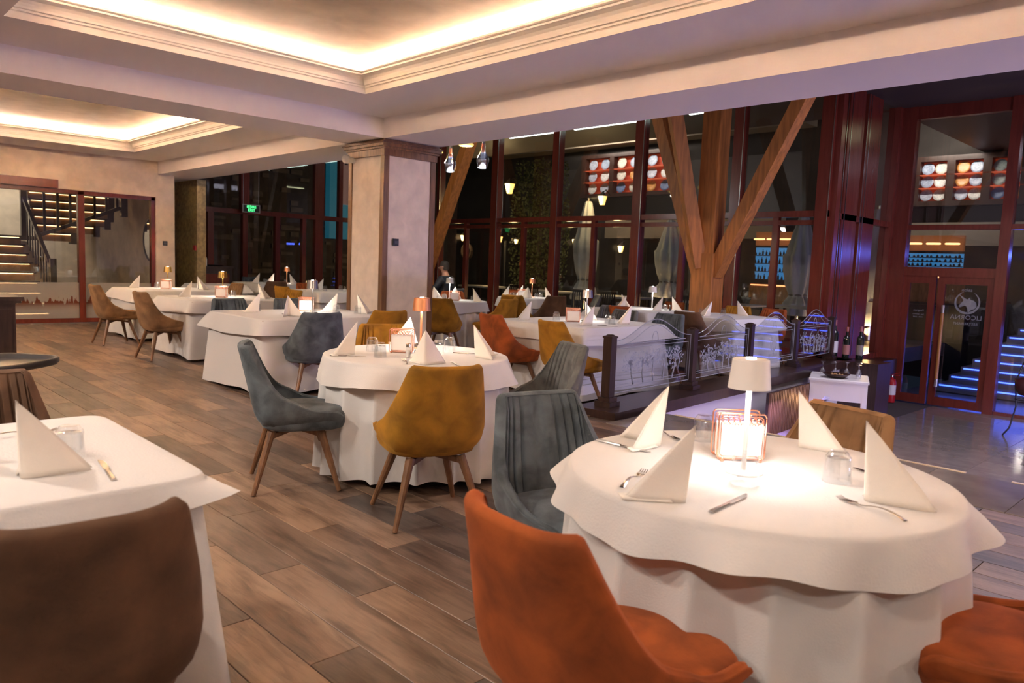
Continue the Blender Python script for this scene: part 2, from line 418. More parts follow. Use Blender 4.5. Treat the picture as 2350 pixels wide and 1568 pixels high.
# ------------------------------------------------------------------ glazing
def mullions(parent, axis, pos, items, m=M_MAHOG):
    """items: (name, a0, a1, z0, z1, depth); axis 'x' = wall along x at y=pos, 'y' = wall along y at x=pos"""
    for nm, a0, a1, z0, z1, dp in items:
        b = MB()
        if axis == 'x': b.box(a0, a1, pos-dp, pos+dp, z0, z1)
        else: b.box(pos-dp, pos+dp, a0, a1, z0, z1)
        obj(nm, b, m, parent)
def panes(parent, axis, pos, cells):
    for a0, a1, z0, z1 in cells:
        b = MB()
        if axis == 'x': b.box(a0, a1, pos-.004, pos+.004, z0, z1)
        else: b.box(pos-.004, pos+.004, a0, a1, z0, z1)
        obj('pane', b, M_PANE, parent)
YF = 12.2
w1 = struct('window_1')
posts = [(-17.5, .14), (-15.3, .10), (-13.22, .20), (-11.30, .18), (-9.10, .20), (-6.98, .18), (-5.42, .20)]
it = [('post', x-w/2, x+w/2, 0, 4.42, .09) for x, w in posts]
it += [('transom', -17.5, -5.32, 2.30, 2.40, .07), ('sill', -17.5, -5.32, 0, .12, .08), ('head', -17.5, -5.32, 4.32, 4.42, .07)]
for (x, w), (x2, w2) in zip(posts, posts[1:]):
    xm = (x+x2)/2
    it.append(('stile', xm-.05, xm+.05, .12, 2.30, .05))
    it.append(('door_rail', x+w/2, x2-w2/2, 2.17, 2.25, .045))
mullions(w1, 'x', YF, it)
cells = []
for (x, w), (x2, w2) in zip(posts, posts[1:]):
    xm = (x+x2)/2
    cells += [(x+w/2, x2-w2/2, 2.40, 4.32), (x+w/2, xm-.05, .12, 2.17), (xm+.05, x2-w2/2, .12, 2.17)]
panes(w1, 'x', YF, cells)
for x, w in posts[1:]:
    obj('edge_strip', MB().box(x+w/2+.005, x+w/2+.014, YF-.10, YF-.085, .1, 4.3), M_SILVER, w1)
# left glazing with exit doors
XG = -17.5
w2 = struct('window_2')
ps = [(6.2, .10), (7.20, .14), (8.02, .12), (8.85, .12), (9.56, .10), (9.98, .22), (10.6, .12), (11.5, .12)]
it = [('post', y-w/2, y+w/2, 0, 2.27, .07) for y, w in ps] + [('post', y-w/2, y+w/2, 2.36, 4.42, .07) for y, w in ((8.02, .2), (9.98, .26), (10.6, .1))]
it += [('transom', 6.15, 12.2, 2.27, 2.38, .08), ('sill', 6.15, 12.2, 0, .14, .07)]
mullions(w2, 'y', XG, it)
cells = [(a+wa/2, b-wb/2, .14, 2.27) for (a, wa), (b, wb) in zip(ps, ps[1:])] + [(6.2, 7.92, 2.38, 4.42), (8.12, 9.85, 2.38, 4.42), (10.1, 10.55, 2.38, 4.42), (10.65, 12.1, 2.38, 4.42)]
panes(w2, 'y', XG, cells)
# return wall and entrance wall of the lower hall
XR, YD = -5.32, 14.85
w3 = struct('window_3')
mullions(w3, 'y', XR, [('post', 12.2, 12.34, ZL, 4.42, .10), ('post', 12.55, 13.15, ZL, 4.42, .06), ('post', 13.3, 13.9, ZL, 4.42, .06), ('post', 14.62, 14.95, ZL, 4.42, .10), ('transom', 12.3, 14.7, 2.28, 2.38, .06), ('sill', 12.3, 14.9, ZL, -.02, .08)])
panes(w3, 'y', XR, [(12.34, 12.55, -.02, 4.42), (13.15, 13.3, -.02, 4.42), (13.9, 14.62, -.02, 2.28), (13.9, 14.62, 2.38, 4.42)])
for yy in (12.36, 12.53, 13.17, 13.28):
    obj('edge_strip', MB().box(XR+.10, XR+.11, yy, yy+.014, 0, 4.4), M_SILVER, w3)
w4 = struct('window_4')
mullions(w4, 'x', YD, [('post', -5.3, -4.98, ZL, 4.42, .10), ('post', -3.52, -3.36, ZL, 4.42, .10), ('post', -1.6, -1.45, ZL, 4.42, .10), ('post', 1.0, 1.15, ZL, 4.42, .1),
                       ('transom', -5.0, 4, 2.24, 2.33, .06), ('door_head', -5.0, -3.4, 1.42, 1.58, .07), ('head', -5.0, 4, 4.2, 4.42, .07), ('sill', -3.36, 4, ZL, ZL+.06, .05)])
panes(w4, 'x', YD, [(-4.98, -3.52, 1.58, 2.24), (-4.98, -3.52, 2.33, 4.2), (-3.36, -1.6, ZL+.06, 2.24), (-3.36, -1.6, 2.33, 4.2), (-1.45, 1.0, ZL+.06, 2.24), (-1.45, 1.0, 2.33, 4.2), (1.15, 4, ZL+.06, 4.2)])
d1 = struct('door_1')
for a, b in ((-4.98, -4.44), (-4.40, -3.52)):
    mullions(d1, 'x', YD, [('stile', a, a+.11, ZL+.02, 1.42, .035), ('stile', b-.11, b, ZL+.02, 1.42, .035), ('top_rail', a+.11, b-.11, 1.29, 1.42, .035), ('bottom_rail', a+.11, b-.11, ZL+.02, ZL+.17, .035)])
    panes(d1, 'x', YD, [(a+.11, b-.11, ZL+.17, 1.29)])
hd = obj('door_handle', MB().tube([(-4.27, YD-.10, -.40), (-4.27, YD-.10, .78)], .028, 14), mat('handle_wood', (.40, .17, .04), .35), d1, smooth='auto')
obj('handle_cap', MB().tube([(-4.27, YD-.10, .78), (-4.27, YD-.10, .92)], .03, 14).tube([(-4.27, YD-.10, .85), (-4.27, YD-.03, .85)], .012), M_SILVER, hd)
obj('handle_cap', MB().tube([(-4.27, YD-.10, -.40), (-4.27, YD-.10, -.54)], .03, 14).tube([(-4.27, YD-.10, -.47), (-4.27, YD-.03, -.47)], .012), M_SILVER, hd)
# door lettering: reads from outside, so mirrored from in here
M_LET = mat('frosted_lettering', (.36, .35, .38), .6)
def door_text(body, size, x, z):
    o = obj('lettering', text_mesh('lettering', body, size, .0015), M_LET, d1, (x, YD+.012, z)); o.rotation_euler = (R(90), 0, R(180))
door_text('LICORNA', .115, -3.93, .72); door_text('RESTAURANT', .062, -3.93, .61); door_text('salon', .08, -3.95, 1.20)
door_text('Program', .05, -4.70, .80); door_text('luni - duminica', .032, -4.70, .73); door_text('10:00 - 23:00', .032, -4.70, .68)
def crescent(cx, cz, r, a0, a1, w, y, th=.003, n=26):
    o_, i_ = [], []
    for k in range(n+1):
        t = k/n; a = R(a0+(a1-a0)*t); ww = w*math.sin(math.pi*t)**.6+.002
        o_.append((cx+r*math.cos(a), y, cz+r*math.sin(a))); i_.append((cx+(r-ww)*math.cos(a), y, cz+(r-ww)*math.sin(a)))
    return MB().poly(o_+i_[::-1], (0, th, 0))
obj('emblem_ring', crescent(-3.93, .98, .20, 60, -250, .035, YD+.012), M_LET, d1)
uni = [(-.13, -.06), (-.10, -.02), (-.06, .04), (-.145, .15), (-.03, .07), (.0, .06), (.03, .09), (.05, .055), (.10, .04), (.14, .0), (.15, -.06), (.12, -.10), (.06, -.13), (.02, -.19), (.015, -.12), (0, -.07), (-.03, -.05), (-.08, -.07), (-.11, -.085)]
obj('emblem_horse_head', MB().poly([(-3.93+a, YD+.012, .98+b) for a, b in uni], (0, .003, 0)), M_LET, d1)

# glass partition to the stair hall
d2 = struct('door_2')
mullions(d2, 'y', XW-.1, [('post', 1.3, 1.38, 0, 2.32, .05), ('post', 3.83, 3.93, 0, 2.32, .06), ('post', 5.05, 5.12, 0, 2.32, .06), ('top_rail', 1.3, 5.12, 2.26, 2.33, .06), ('bottom_rail', 1.38, 5.05, 0, .09, .05)])
panes(d2, 'y', XW-.1, [(1.38, 3.83, .09, 2.26), (3.93, 5.05, .09, 2.26)])
obj('sliding_rail', MB().box(XW, XW+.10, 1.2, 3.50, 2.33, 2.47), M_MAHOG, d2)
obj('threshold', MB().box(XW-.05, XW+.02, 1.3, 5.0, 0, .02), M_SILVER, d2)
def frost_print():
    m, N, L, b = nt('frosted_print'); N.remove(b)
    out = [n for n in N if n.type == 'OUTPUT_MATERIAL'][0]
    tr = N.new('ShaderNodeBsdfTransparent'); df = N.new('ShaderNodeBsdfDiffuse'); mx = N.new('ShaderNodeMixShader')
    tc = N.new('ShaderNodeTexCoord'); sp = N.new('ShaderNodeSeparateXYZ'); L.new(tc.outputs['Object'], sp.inputs[0])
    n = N.new('ShaderNodeTexNoise'); n.inputs['Scale'].default_value = 16; n.inputs['Detail'].default_value = 4
    mp = N.new('ShaderNodeMapping'); mp.inputs['Scale'].default_value = (1, 1, .25); L.new(tc.outputs['Object'], mp.inputs[0]); L.new(mp.outputs[0], n.inputs['Vector'])
    a = N.new('ShaderNodeMath'); a.operation = 'MULTIPLY_ADD'; a.inputs[1].default_value = -.55; L.new(n.outputs[0], a.inputs[0]); L.new(sp.outputs[2], a.inputs[2])
    # trees: band between z .28 and the noisy tops
    g = N.new('ShaderNodeMath'); g.operation = 'LESS_THAN'; g.inputs[1].default_value = .13; L.new(a.outputs[0], g.inputs[0])
    g2 = N.new('ShaderNodeMapRange'); g2.inputs[1].default_value = .22; g2.inputs[2].default_value = .36; L.new(sp.outputs[2], g2.inputs[0])
    mu = N.new('ShaderNodeMath'); mu.operation = 'MULTIPLY'; L.new(g.outputs[0], mu.inputs[0]); L.new(g2.outputs[0], mu.inputs[1])
    cm = N.new('ShaderNodeMix'); cm.data_type = 'RGBA'; L.new(mu.outputs[0], cm.inputs[0])
    cm.inputs[6].default_value = (.55, .50, .44, 1); cm.inputs[7].default_value = (.16, .05, .03, 1)
    L.new(cm.outputs[2], df.inputs[0])
    ma = N.new('ShaderNodeMath'); ma.operation = 'MULTIPLY_ADD'; ma.inputs[1].default_value = .40; ma.inputs[2].default_value = .50
    L.new(mu.outputs[0], ma.inputs[0]); L.new(ma.outputs[0], mx.inputs[0])
    L.new(tr.outputs[0], mx.inputs[1]); L.new(df.outputs[0], mx.inputs[2]); L.new(mx.outputs[0], out.inputs[0])
    return m
M_FROST = frost_print()
for a, b in ((1.38, 3.83), (3.93, 5.05)):
    obj('frosted_film', MB().box(XW-.094, XW-.092, a, b, .09, .72), M_FROST, d2)

# ------------------------------------------------------------------ stair hall behind the partition
struct('wall_stair_back', MB().box(-19.7, -19.5, -2.5, 5.97, 0, 4.2), M_WALL)
struct('wall_stair_side', MB().box(-19.5, XW-.25, 5.37, 5.455, 0, 4.2), M_WALL)
struct('floor_stair', MB().box(-19.5, -17.6, -2.5, 5.8, -.3, 0), M_PLANK)
area_light('stair_hall_lamp', (-16.6, 2.6, 3.6), 1.6, .6, 110, (1, .9, .75))
st = thing('staircase', 'dark wooden staircase with warm LED strips under each tread, seen behind the glass partition', 'staircase', (0, 0, 0))
M_TREAD = mat('tread_dark', (.06, .03, .022), .35)
M_RISER = mat('riser_wood', (.36, .19, .10), .5, noise=.6, nscale=4)
M_STLED = emis('tread_led', (1, .60, .26), 2.2)
def stair_step(x, z, y0, y1, run, riser=.175):
    obj('riser', MB().box(x-.02, x, y0, y1, z-riser, z-.035), M_RISER, st)
    t = obj('tread', MB().box(x-run-.02, x+.035, y0, y1+.02, z-.035, z), M_TREAD, st)
    obj('tread_led', MB().box(x+.004, x+.014, y0+.03, y1-.03, z-.046, z-.036), M_STLED, t)
for k in range(1, 10): stair_step(-15.35-.27*k, .17*k, 1.9, 3.52, .27)
obj('landing', MB().box(-19.4, -17.78, 1.9, 3.9, 1.45, 1.53), M_TREAD, st)
yr = [4.30, 4.75, 5.0, 5.1, 5.15, 5.2, 5.2, 5.2]
for k in range(8): stair_step(-17.1-.14*k, 1.62+.165*k, 3.66, yr[k], .14)
for k in range(8): obj('stringer', MB().box(-17.25-.14*k, -17.08-.14*k, yr[k]-.06, yr[k]+.06, 1.40+.165*k, 1.62+.165*k), M_TREAD, st)
obj('handrail', MB().prism((-15.75, 3.58, .98), (-17.75, 3.58, 2.28), .06, .06), M_DARKW, st)
obj('newel_post', MB().box(-15.72, -15.62, 3.54, 3.64, 0, 1.12), M_DARKW, st)
obj('newel_post', MB().box(-17.85, -17.74, 3.53, 3.64, 1.5, 3.2), M_DARKW, st)
for k in range(9):
    x = -15.9-.2*k; zb = .17*((-15.35-x)/.27); zt = .98+1.3*((-15.75-x)/2)
    obj('baluster', MB().box(x-.012, x+.012, 3.57, 3.594, zb, zt), M_DARKW, st)
obj('handrail', MB().prism((-17.0, 3.62, 1.52), (-17.02, 5.15, 2.18), .05, .07), M_DARKW, st)
for k, yy in enumerate((3.75, 3.98, 4.2, 4.42, 4.64, 4.86, 5.06)):
    obj('baluster', MB().box(-17.04, -17.0, yy, yy+.045, 1.55+.43*(yy-3.62), 3.0), M_DARKW, st)
obj('newel_post', MB().box(-17.08, -16.96, 5.15, 5.27, 2.0, 3.0), M_DARKW, st)
mr = thing('round_mirror', 'round mirror with thin dark frame on the stair hall wall', 'mirror', (-15.9, 5.365, 1.55))
f = obj('frame', MB().lathe([(.40, -.015), (.435, -.015), (.435, .015), (.40, .015), (.40, -.015)], 40), M_DARKW, mr, smooth='auto'); f.rotation_euler = (R(90), 0, 0)
g = obj('glass', MB().lathe([(0, .004), (.402, .004), (.402, -.004), (0, -.004)], 40), mat('mirror_glass', (.8, .8, .8), .02, 1), mr); g.rotation_euler = (R(90), 0, 0)

# ------------------------------------------------------------------ chair
def chair_parts():
    def lerp(tab, z):
        for (a, va), (b, vb) in zip(tab, tab[1:]):
            if z <= b:
                t = max(0, (z-a)/(b-a)); t = t*t*(3-2*t) if False else t
                return va+(vb-va)*t
        return tab[-1][1]
    Wt = [(.345, .150), (.36, .185), (.385, .225), (.43, .258), (.50, .270), (.60, .262), (.72, .244), (.84, .230)]
    Bt = [(.345, -.140), (.36, -.175), (.385, -.208), (.43, -.232), (.50, -.250), (.60, -.272), (.72, -.300), (.84, -.330)]
    Ft = [(.345, .17), (.36, .21), (.385, .235), (.43, .25), (.50, .255), (.84, .25)]
    def plan(s, z, th=0.0):
        q = abs(s); sg = 1 if s >= 0 else -1
        W = lerp(Wt, z)-th; B = lerp(Bt, z)+th; F = lerp(Ft, z); yc = -.03; n = 3.4
        if q <= .6:
            ph = math.pi/2*q/.6; x = W*max(0, math.sin(ph))**(2/n); y = yc-(yc-B)*max(0, math.cos(ph))**(2/n)
        else:
            t = (q-.6)/.4; x = W*(1-.10*t*t); y = yc+(F-yc)*t
        return sg*x, y
    def rim(s):
        q = abs(s)
        top = .834+.008*min(1, q/.33)**2
        side = .470+.425*max(0, 1-(max(q, .28)-.28)/.72)**3.1-(.03*((q-.92)/.08)**2 if q > .92 else 0)
        k = .014                                # rounded shoulder between top edge and wing
        return -k*math.log(math.exp(-top/k)+math.exp(-side/k))
    S = []
    NS = 64
    for i in range(NS+1):
        u = -1+2*i/NS; S.append(math.copysign(abs(u)**1.0, u))
    Z0 = .345
    rows = []
    vs_ = [0, .03, .07, .13, .2, .3, .42, .55, .68, .8, .9, .96]
    for v in vs_:
        rows.append([(*plan(s, Z0+(rim(s)-Z0)*v), Z0+(rim(s)-Z0)*v) for s in S])
    TH = .040
    for th, dz in ((.004, .010), (.014, .002), (TH*.5, 0), (TH-.012, .003), (TH-.002, .012)):
        rows.append([(*plan(s, rim(s)-dz, th), rim(s)-dz) for s in S])
    sh = MB().grid(rows)
    nc = NS+1
    for i in range(NS//2):                       # underside
        sh.f.append((i, i+1, nc-2-i, nc-1-i) if i < NS//2-1 else (i, i+1, nc-1-i))
    for j in (0, NS):                            # front ends of the arms
        col = [r[j] for r in rows]
        inn = [(*plan(S[j], z, TH), z) for (_, _, z) in col[:len(vs_)]]
        sh.grid([col[:len(vs_)], inn])
    # padding on the inside, vertical channels on the back
    pad = []
    PS = [-1+.66*i/20 for i in range(20)]+[-.34+.68*i/144 for i in range(145)]+[.34+.66*(i+1)/20 for i in range(20)]
    for k in range(15):
        v = k/14; r_ = []
        for s in PS:
            zr = rim(s)-.008; z = zr+(.43-zr)*v; g = 0
            if abs(s) < .34:                     # nine stitched grooves
                u = s/.34*4.5; d = abs(u-round(u))
                g = .017*(1-math.exp(-(d/.13)**2))*min(1, v*7)*min(1, (.34-abs(s))/.02)
            x, y = plan(s, z, TH-.006)
            r_.append((x, y+g, z))
        pad.append(r_)
    pd = MB().grid(pad)
    # seat cushion: pillow
    cu = []
    def sup(a, W, D, n=3.6):
        ca, sa = math.cos(a), math.sin(a)
        return W*math.copysign(abs(ca)**(2/n), ca), D*math.copysign(abs(sa)**(2/n), sa)
    for sc, z in ((0, .478), (.35, .477), (.65, .474), (.86, .468), (.95, .458), (.99, .445), (1, .42), (1, .39), (.96, .365), (.85, .352), (0, .350)):
        ring_ = []
        for k in range(36):
            x, y = sup(2*math.pi*k/36, .238*sc, .248*sc); ring_.append((x, y+.045, z))
        cu.append(ring_)
    cush = MB().grid(cu, True)
    legs = []
    for sx, sy in ((1, 1), (1, -1), (-1, 1), (-1, -1)):
        a = (sx*.135, sy*.135-.005, .345); b = (sx*.235, sy*.235-.005, 0.002)
        legs.append(MB().tube([a, (a[0]*.55+b[0]*.45, a[1]*.55+b[1]*.45, .19), b], [.024, .020, .013], 10))
    fr = MB()
    for sx in (1, -1):
        fr.prism((-.15, -.15*sx, .318), (0, 0, .335), .035, .03, .035, .02).prism((0, 0, .335), (.15, .15*sx, .318), .035, .02, .035, .03)
    fr.box(-.06, .06, -.06, .06, .328, .346)
    return (sh.mesh('shell', True), pd.mesh('back_padding', True), cush.mesh('seat_cushion', True), [l.mesh('leg', 'auto') for l in legs], fr.mesh('leg_frame'))
SH, PD, CU, LG, FR = chair_parts()
CHAIR_PROTO = {}
def chair(x, y, deg, col, label, group='velvet bucket chairs around the tables', z=0):
    """deg: heading of the seat front, measured from +X"""
    if col not in CHAIR_PROTO:
        t = thing('velvet_chair', label, 'chair', group=group)
        m = VEL[col]
        for nm, me in (('shell', SH), ('back_padding', PD), ('seat_cushion', CU)): obj(nm, me, m, t)
        for l in LG: obj('leg', l, M_LEG, t)
        obj('leg_frame', FR, M_LEG, t)
        CHAIR_PROTO[col] = t; o = t
    else:
        o = copy_tree(CHAIR_PROTO[col]); tag(o, label, 'chair', group)
    o.location = (x, y, z); o.rotation_euler = (0, 0, R(deg-90))
    return o

# ------------------------------------------------------------------ tables and cloths
TH_ = .735                 # table board height; cloths lie on it
M_BOARD = mat('table_board', (.30, .19, .11), .5)
def hang_mesh(name, outline, ztop, drop, flare, n, inner=.86, rows=7, topfill=True, pw=.85):
    """cloth over a convex board: outline(a)->(x,y), drop(a)->length, flare(a)->outward shift at the hem"""
    P = []
    if topfill:
        for sc in (.02, .5, .8, .93):
            P.append([(outline(2*math.pi*k/n)[0]*sc, outline(2*math.pi*k/n)[1]*sc, ztop) for k in range(n)])
    else:
        P.append([(outline(2*math.pi*k/n)[0]*inner, outline(2*math.pi*k/n)[1]*inner, ztop) for k in range(n)])
    for e, dz in ((.985, -.0005), (1.0, -.004), (1.006, -.014)):
        P.append([(outline(2*math.pi*k/n)[0]*e, outline(2*math.pi*k/n)[1]*e, ztop+dz) for k in range(n)])
    for r in range(1, rows+1):
        t = r/rows; row_ = []
        for k in range(n):
            a = 2*math.pi*k/n; x, y = outline(a); l = math.hypot(x, y); f = flare(a)*(t**pw)
            row_.append((x*(1.006)+x/l*f, y*(1.006)+y/l*f, ztop-.014-(drop(a)-.014)*t))
        P.append(row_)
    b = MB().grid(P, True)
    me = b.mesh(name, True)
    return me
def rounded_square(hx, hy, n=14.0):
    def o(a):
        ca, sa = math.cos(a), math.sin(a)
        r = (abs(ca/hx)**n+abs(sa/hy)**n)**(-1/n)
        return r*ca, r*sa
    return o
def round_table(x, y, r, label, seed, lab_u, lab_t, rot=0, ear=.065, dropb=.15):
    t = thing('round_table', label, 'table', (x, y, 0), 0, 'cloth covered restaurant tables')
    obj('tabletop', MB().lathe([(0, TH_), (r-.01, TH_), (r, TH_-.01), (r, TH_-.03), (0, TH_-.03)], 48), M_BOARD, t, smooth='auto')
    obj('pedestal', MB().lathe([(.05, TH_-.03), (.045, .4), (.06, .06)], 20), M_BLACK, t, smooth=True)
    obj('base', MB().lathe([(0, .06), (.06, .06), (.22, .025), (.24, 0), (0, 0)], 28), M_BLACK, t, smooth='auto')
    g = random.Random(seed)
    circ = lambda rr: (lambda a: (rr*math.cos(a), rr*math.sin(a)))
    ph = [g.uniform(0, 6.28) for _ in range(4)]; nn = g.choice((16, 18))
    fl = lambda a: .016+.050*(1-1.8*abs(math.sin(.5*(nn*a+ph[0])+.5*math.sin(3*a+ph[1])))**.9)+.012*math.sin(5*a+ph[2])
    u = obj('tablecloth', hang_mesh('tablecloth', circ(r+.004), TH_+.004, lambda a: TH_-.05+.02*math.sin(3*a+ph[3]), fl, 224, .8, 9, False, .6), M_CLOTH, None, (x, y, 0))
    tag(u, lab_u, 'tablecloth', 'floor length tablecloths')
    def kk(a): return max(0, math.cos(2*(a-R(rot))))**10 if False else abs(math.cos(2*(a-R(rot))))**14
    tf = lambda a: .030+ear*kk(a)+.012*math.sin(9*a+ph[1])+.008*math.sin(17*a+ph[0])
    td = lambda a: dropb+.018*math.cos(4*(a-R(rot)))*-1+.008*math.sin(7*a+ph[2])
    tp = obj('table_topper', hang_mesh('table_topper', circ(r+.016), TH_+.012, td, tf, 224), M_TOPPER, None, (x, y, 0))
    tag(tp, lab_t, 'tablecloth', 'short top cloths')
    return t
def square_table(x, y, hx, hy, label, seed, lab_u, lab_t, rot=0, dropb=.17, cf=.10, cd=.02):
    t = thing('square_table', label, 'table', (x, y, 0), R(rot), 'cloth covered restaurant tables')
    obj('tabletop', MB().bevbox(-hx, hx, -hy, hy, TH_-.03, TH_, .005), M_BOARD, t)
    for sx in (-1, 1):
        for sy in (-1, 1): obj('leg', MB().box(sx*(hx-.08)-.03, sx*(hx-.08)+.03, sy*(hy-.08)-.03, sy*(hy-.08)+.03, 0, TH_-.03), M_BOARD, t)
    g = random.Random(seed); ph = [g.uniform(0, 6.28) for _ in range(4)]
    ac = math.atan2(hy, hx)
    def near(a, w):                     # 1 at the board corners
        b = abs(math.atan2(math.sin(a), math.cos(a)))
        b = b if b < math.pi/2 else math.pi-b
        return max(0, 1-abs(b-ac)/w)
    fl = lambda a: .008+.10*near(a, .22)**1.5+.012*math.sin(6*a+ph[0])+.008*math.sin(11*a+ph[1])
    u = obj('tablecloth', hang_mesh('tablecloth', rounded_square(hx+.006, hy+.006), TH_+.004, lambda a: TH_-.035-.01*math.sin(5*a+ph[2]), fl, 208, .8, 9, False), M_CLOTH, None, (x, y, 0), R(rot))
    tag(u, lab_u, 'tablecloth', 'floor length tablecloths')
    tf = lambda a: .040+cf*near(a, .20)**1.4+.006*math.sin(9*a+ph[3])
    td = lambda a: dropb-cd*near(a, .25)+.012*math.sin(3*a+ph[1])
    tp = obj('table_topper', hang_mesh('table_topper', rounded_square(hx+.016, hy+.016, 18), TH_+.012, td, tf, 208), M_TOPPER, None, (x, y, 0), R(rot))
    tag(tp, lab_t, 'tablecloth', 'short top cloths')
    return t
ZT = TH_+.0128             # where things on the tables stand

# ------------------------------------------------------------------ tableware
def napkin_mesh():
    """folded napkin: two wings meeting at an upright rounded ridge; apex above the ridge"""
    b = MB(); Hn, Ln = .205, .17
    half = R(38)
    for layer, (k, off) in enumerate(((1.0, 0), (.985, -.0045))):
        P = []
        for i in range(11):
            t = i/10; z = Hn*t*k; L_ = Ln*(1-t)**.96*k
            row_ = []
            for j in range(17):
                s = -1+2*j/16
                q = abs(s); d = q*L_
                rr = .018*(1-t)+.001
                # rounded ridge then straight wing with slight belly
                xx = -math.sqrt(d*d+rr*rr)*math.cos(half)+rr*math.cos(half)+off
                yy = math.copysign(1, s)*d*math.sin(half)*(1+.10*math.sin(math.pi*q))
                row_.append((xx+.045*t*.35, yy, z+.0005+(.006*q*(1-t) if layer else 0)))
            P.append(row_)
        b.grid(P)
    # folded hem flap along the foot of one wing
    P = []
    for i in range(2):
        P.append([(-d*math.cos(half)-.004+(.02*i), -d*math.sin(half)-.004-.004*i, .004+.012*(1-i)) for d in [Ln*k/8 for k in range(2, 9)]])
    b.grid(P)
    me = b.mesh('napkin', True, fixn=False)
    return me
NAP = napkin_mesh()
def napkin(x, y, deg, label, sc=1.0, group='folded napkins standing on the tables'):
    """deg: heading the ridge points to"""
    o = obj('folded_napkin', NAP, M_NAPKIN, None, (x, y, ZT), R(deg)); o.scale = (sc, sc, sc)
    sm = o.modifiers.new('thick', 'SOLIDIFY'); sm.thickness = .0022
    return tag(o, label, 'napkin', group)
TUM = MB().lathe([(0, .088), (.018, .088), (.024, .090), (.027, .087), (.030, .080), (.036, .074), (.037, .066), (.036, .060), (.0385, .03), (.041, 0), (.0385, .0005), (.036, .03), (.0335, .060), (.030, .070), (0, .072)], 16).mesh('tumbler', 'auto')
def tumbler(x, y, label, group='upturned water glasses on the tables'):
    o = obj('water_glass', TUM, M_TUMBLER, None, (x, y, ZT))
    return tag(o, label, 'glass', group)
def fork_mesh():
    b = MB()
    P = []
    for i in range(15):                          # handle, along +X is the tines end
        t = i/14; x = -.10+.135*t; w = .0065-.0035*min(1, t*1.5)+.004*max(0, (.15-t)/.15)*.2; z = .004+.012*math.sin(math.pi*min(1, t*1.1))*.9
        P.append([(x, -w, z), (x, -w*.6, z+.0022), (x, w*.6, z+.0022), (x, w, z), (x, 0, z-.001)])
    for x, w, z in ((.042, .006, .0085), (.050, .0105, .006), (.060, .0125, .0045)):
        P.append([(x, -w, z), (x, -w*.6, z+.002), (x, w*.6, z+.002), (x, w, z), (x, 0, z-.001)])
    b.grid(P, True)
    for k in range(4):
        y = -.0098+.00653*k
        b.prism((.058, y, .0048), (.082, y, .004), .0036, .002).prism((.082, y, .004), (.098, y*.95, .010), .0034, .002, .0015, .0012)
    return b.mesh('fork', 'auto')
def knife_mesh():
    b = MB()
    P = []
    for i in range(9):
        t = i/8; x = -.105+.10*t; w = .0075-.0015*t; P.append([(x, -w, .002), (x, -w*.6, .0065), (x, w*.6, .0065), (x, w, .002), (x, 0, .0008)])
    b.grid(P, True); b.f.append((0, 1, 2, 3, 4))
    pts = [(-.005, -.006), (.0, -.0085), (.06, -.010), (.09, -.008), (.108, -.001), (.112, .005), (.09, .0062), (.0, .006)]
    b.poly([(x, y, .003) for x, y in pts], (0, 0, .0018))
    return b.mesh('knife', 'auto')
FORK, KNIFE = fork_mesh(), knife_mesh()
def fork(x, y, deg, label): return tag(obj('fork', FORK, M_STEEL, None, (x, y, ZT), R(deg)), label, 'fork', 'forks laid on the tables')
def knife(x, y, deg, label): return tag(obj('knife', KNIFE, M_STEEL, None, (x, y, ZT), R(deg)), label, 'knife', 'knives laid on the tables')
LAMP_ME = {
    'base': MB().lathe([(0, .008), (.050, .008), (.056, .005), (.057, 0), (0, 0)], 28).mesh('base', 'auto'),
    'stem': MB().tube([(0, 0, .006), (0, 0, .27)], .0075, 12).mesh('stem', 'auto'),
    'shade': MB().lathe([(.0, .343), (.049, .343), (.053, .340), (.062, .255), (.0605, .255), (.0515, .337), (0, .337)], 32).mesh('shade', 'auto'),
    'diffuser': MB().lathe([(0, .268), (.0575, .268), (.0575, .272), (0, .272)], 24).mesh('diffuser', 'auto'),
    'switch': MB().lathe([(0, .347), (.014, .347), (.014, .342)], 16).mesh('switch', 'auto'),
}
M_DIFF = emis('lamp_diffuser', (1, .95, .88), 6)
def table_lamp(x, y, m, label, watts=2.2, sc=1.0, stem=None, color=(1, .95, .88)):
    t = thing('table_lamp', label, 'lamp', (x, y, ZT), 0, 'cordless lamps on the tables')
    obj('base', LAMP_ME['base'], m, t); obj('stem', LAMP_ME['stem'], stem or m, t); s = obj('shade', LAMP_ME['shade'], m, t)
    obj('diffuser', LAMP_ME['diffuser'], M_DIFF, s); obj('switch', LAMP_ME['switch'], M_LED, s)
    t.scale = (sc, sc, sc)
    d = bpy.data.lights.new('lamp_led', 'AREA'); d.shape = 'DISK'; d.size = .10; d.energy = watts*.8*K; d.color = color
    l = bpy.data.objects.new('lamp_led', d); COL.objects.link(l); l.parent = t; l.location = (0, 0, .265)
    return t
def rounded_rect_pts(w, h, r, z0=0, n=5, close=True):
    pts = []
    for cx, cz, a0 in ((w/2-r, h-r, 0), (-w/2+r, h-r, 90), (-w/2+r, r, 180), (w/2-r, r, 270)):
        for k in range(n+1):
            a = R(a0+90*k/n); pts.append((cx+r*math.cos(a), 0, z0+cz+r*math.sin(a)))
    if close: pts.append(pts[0])
    return pts
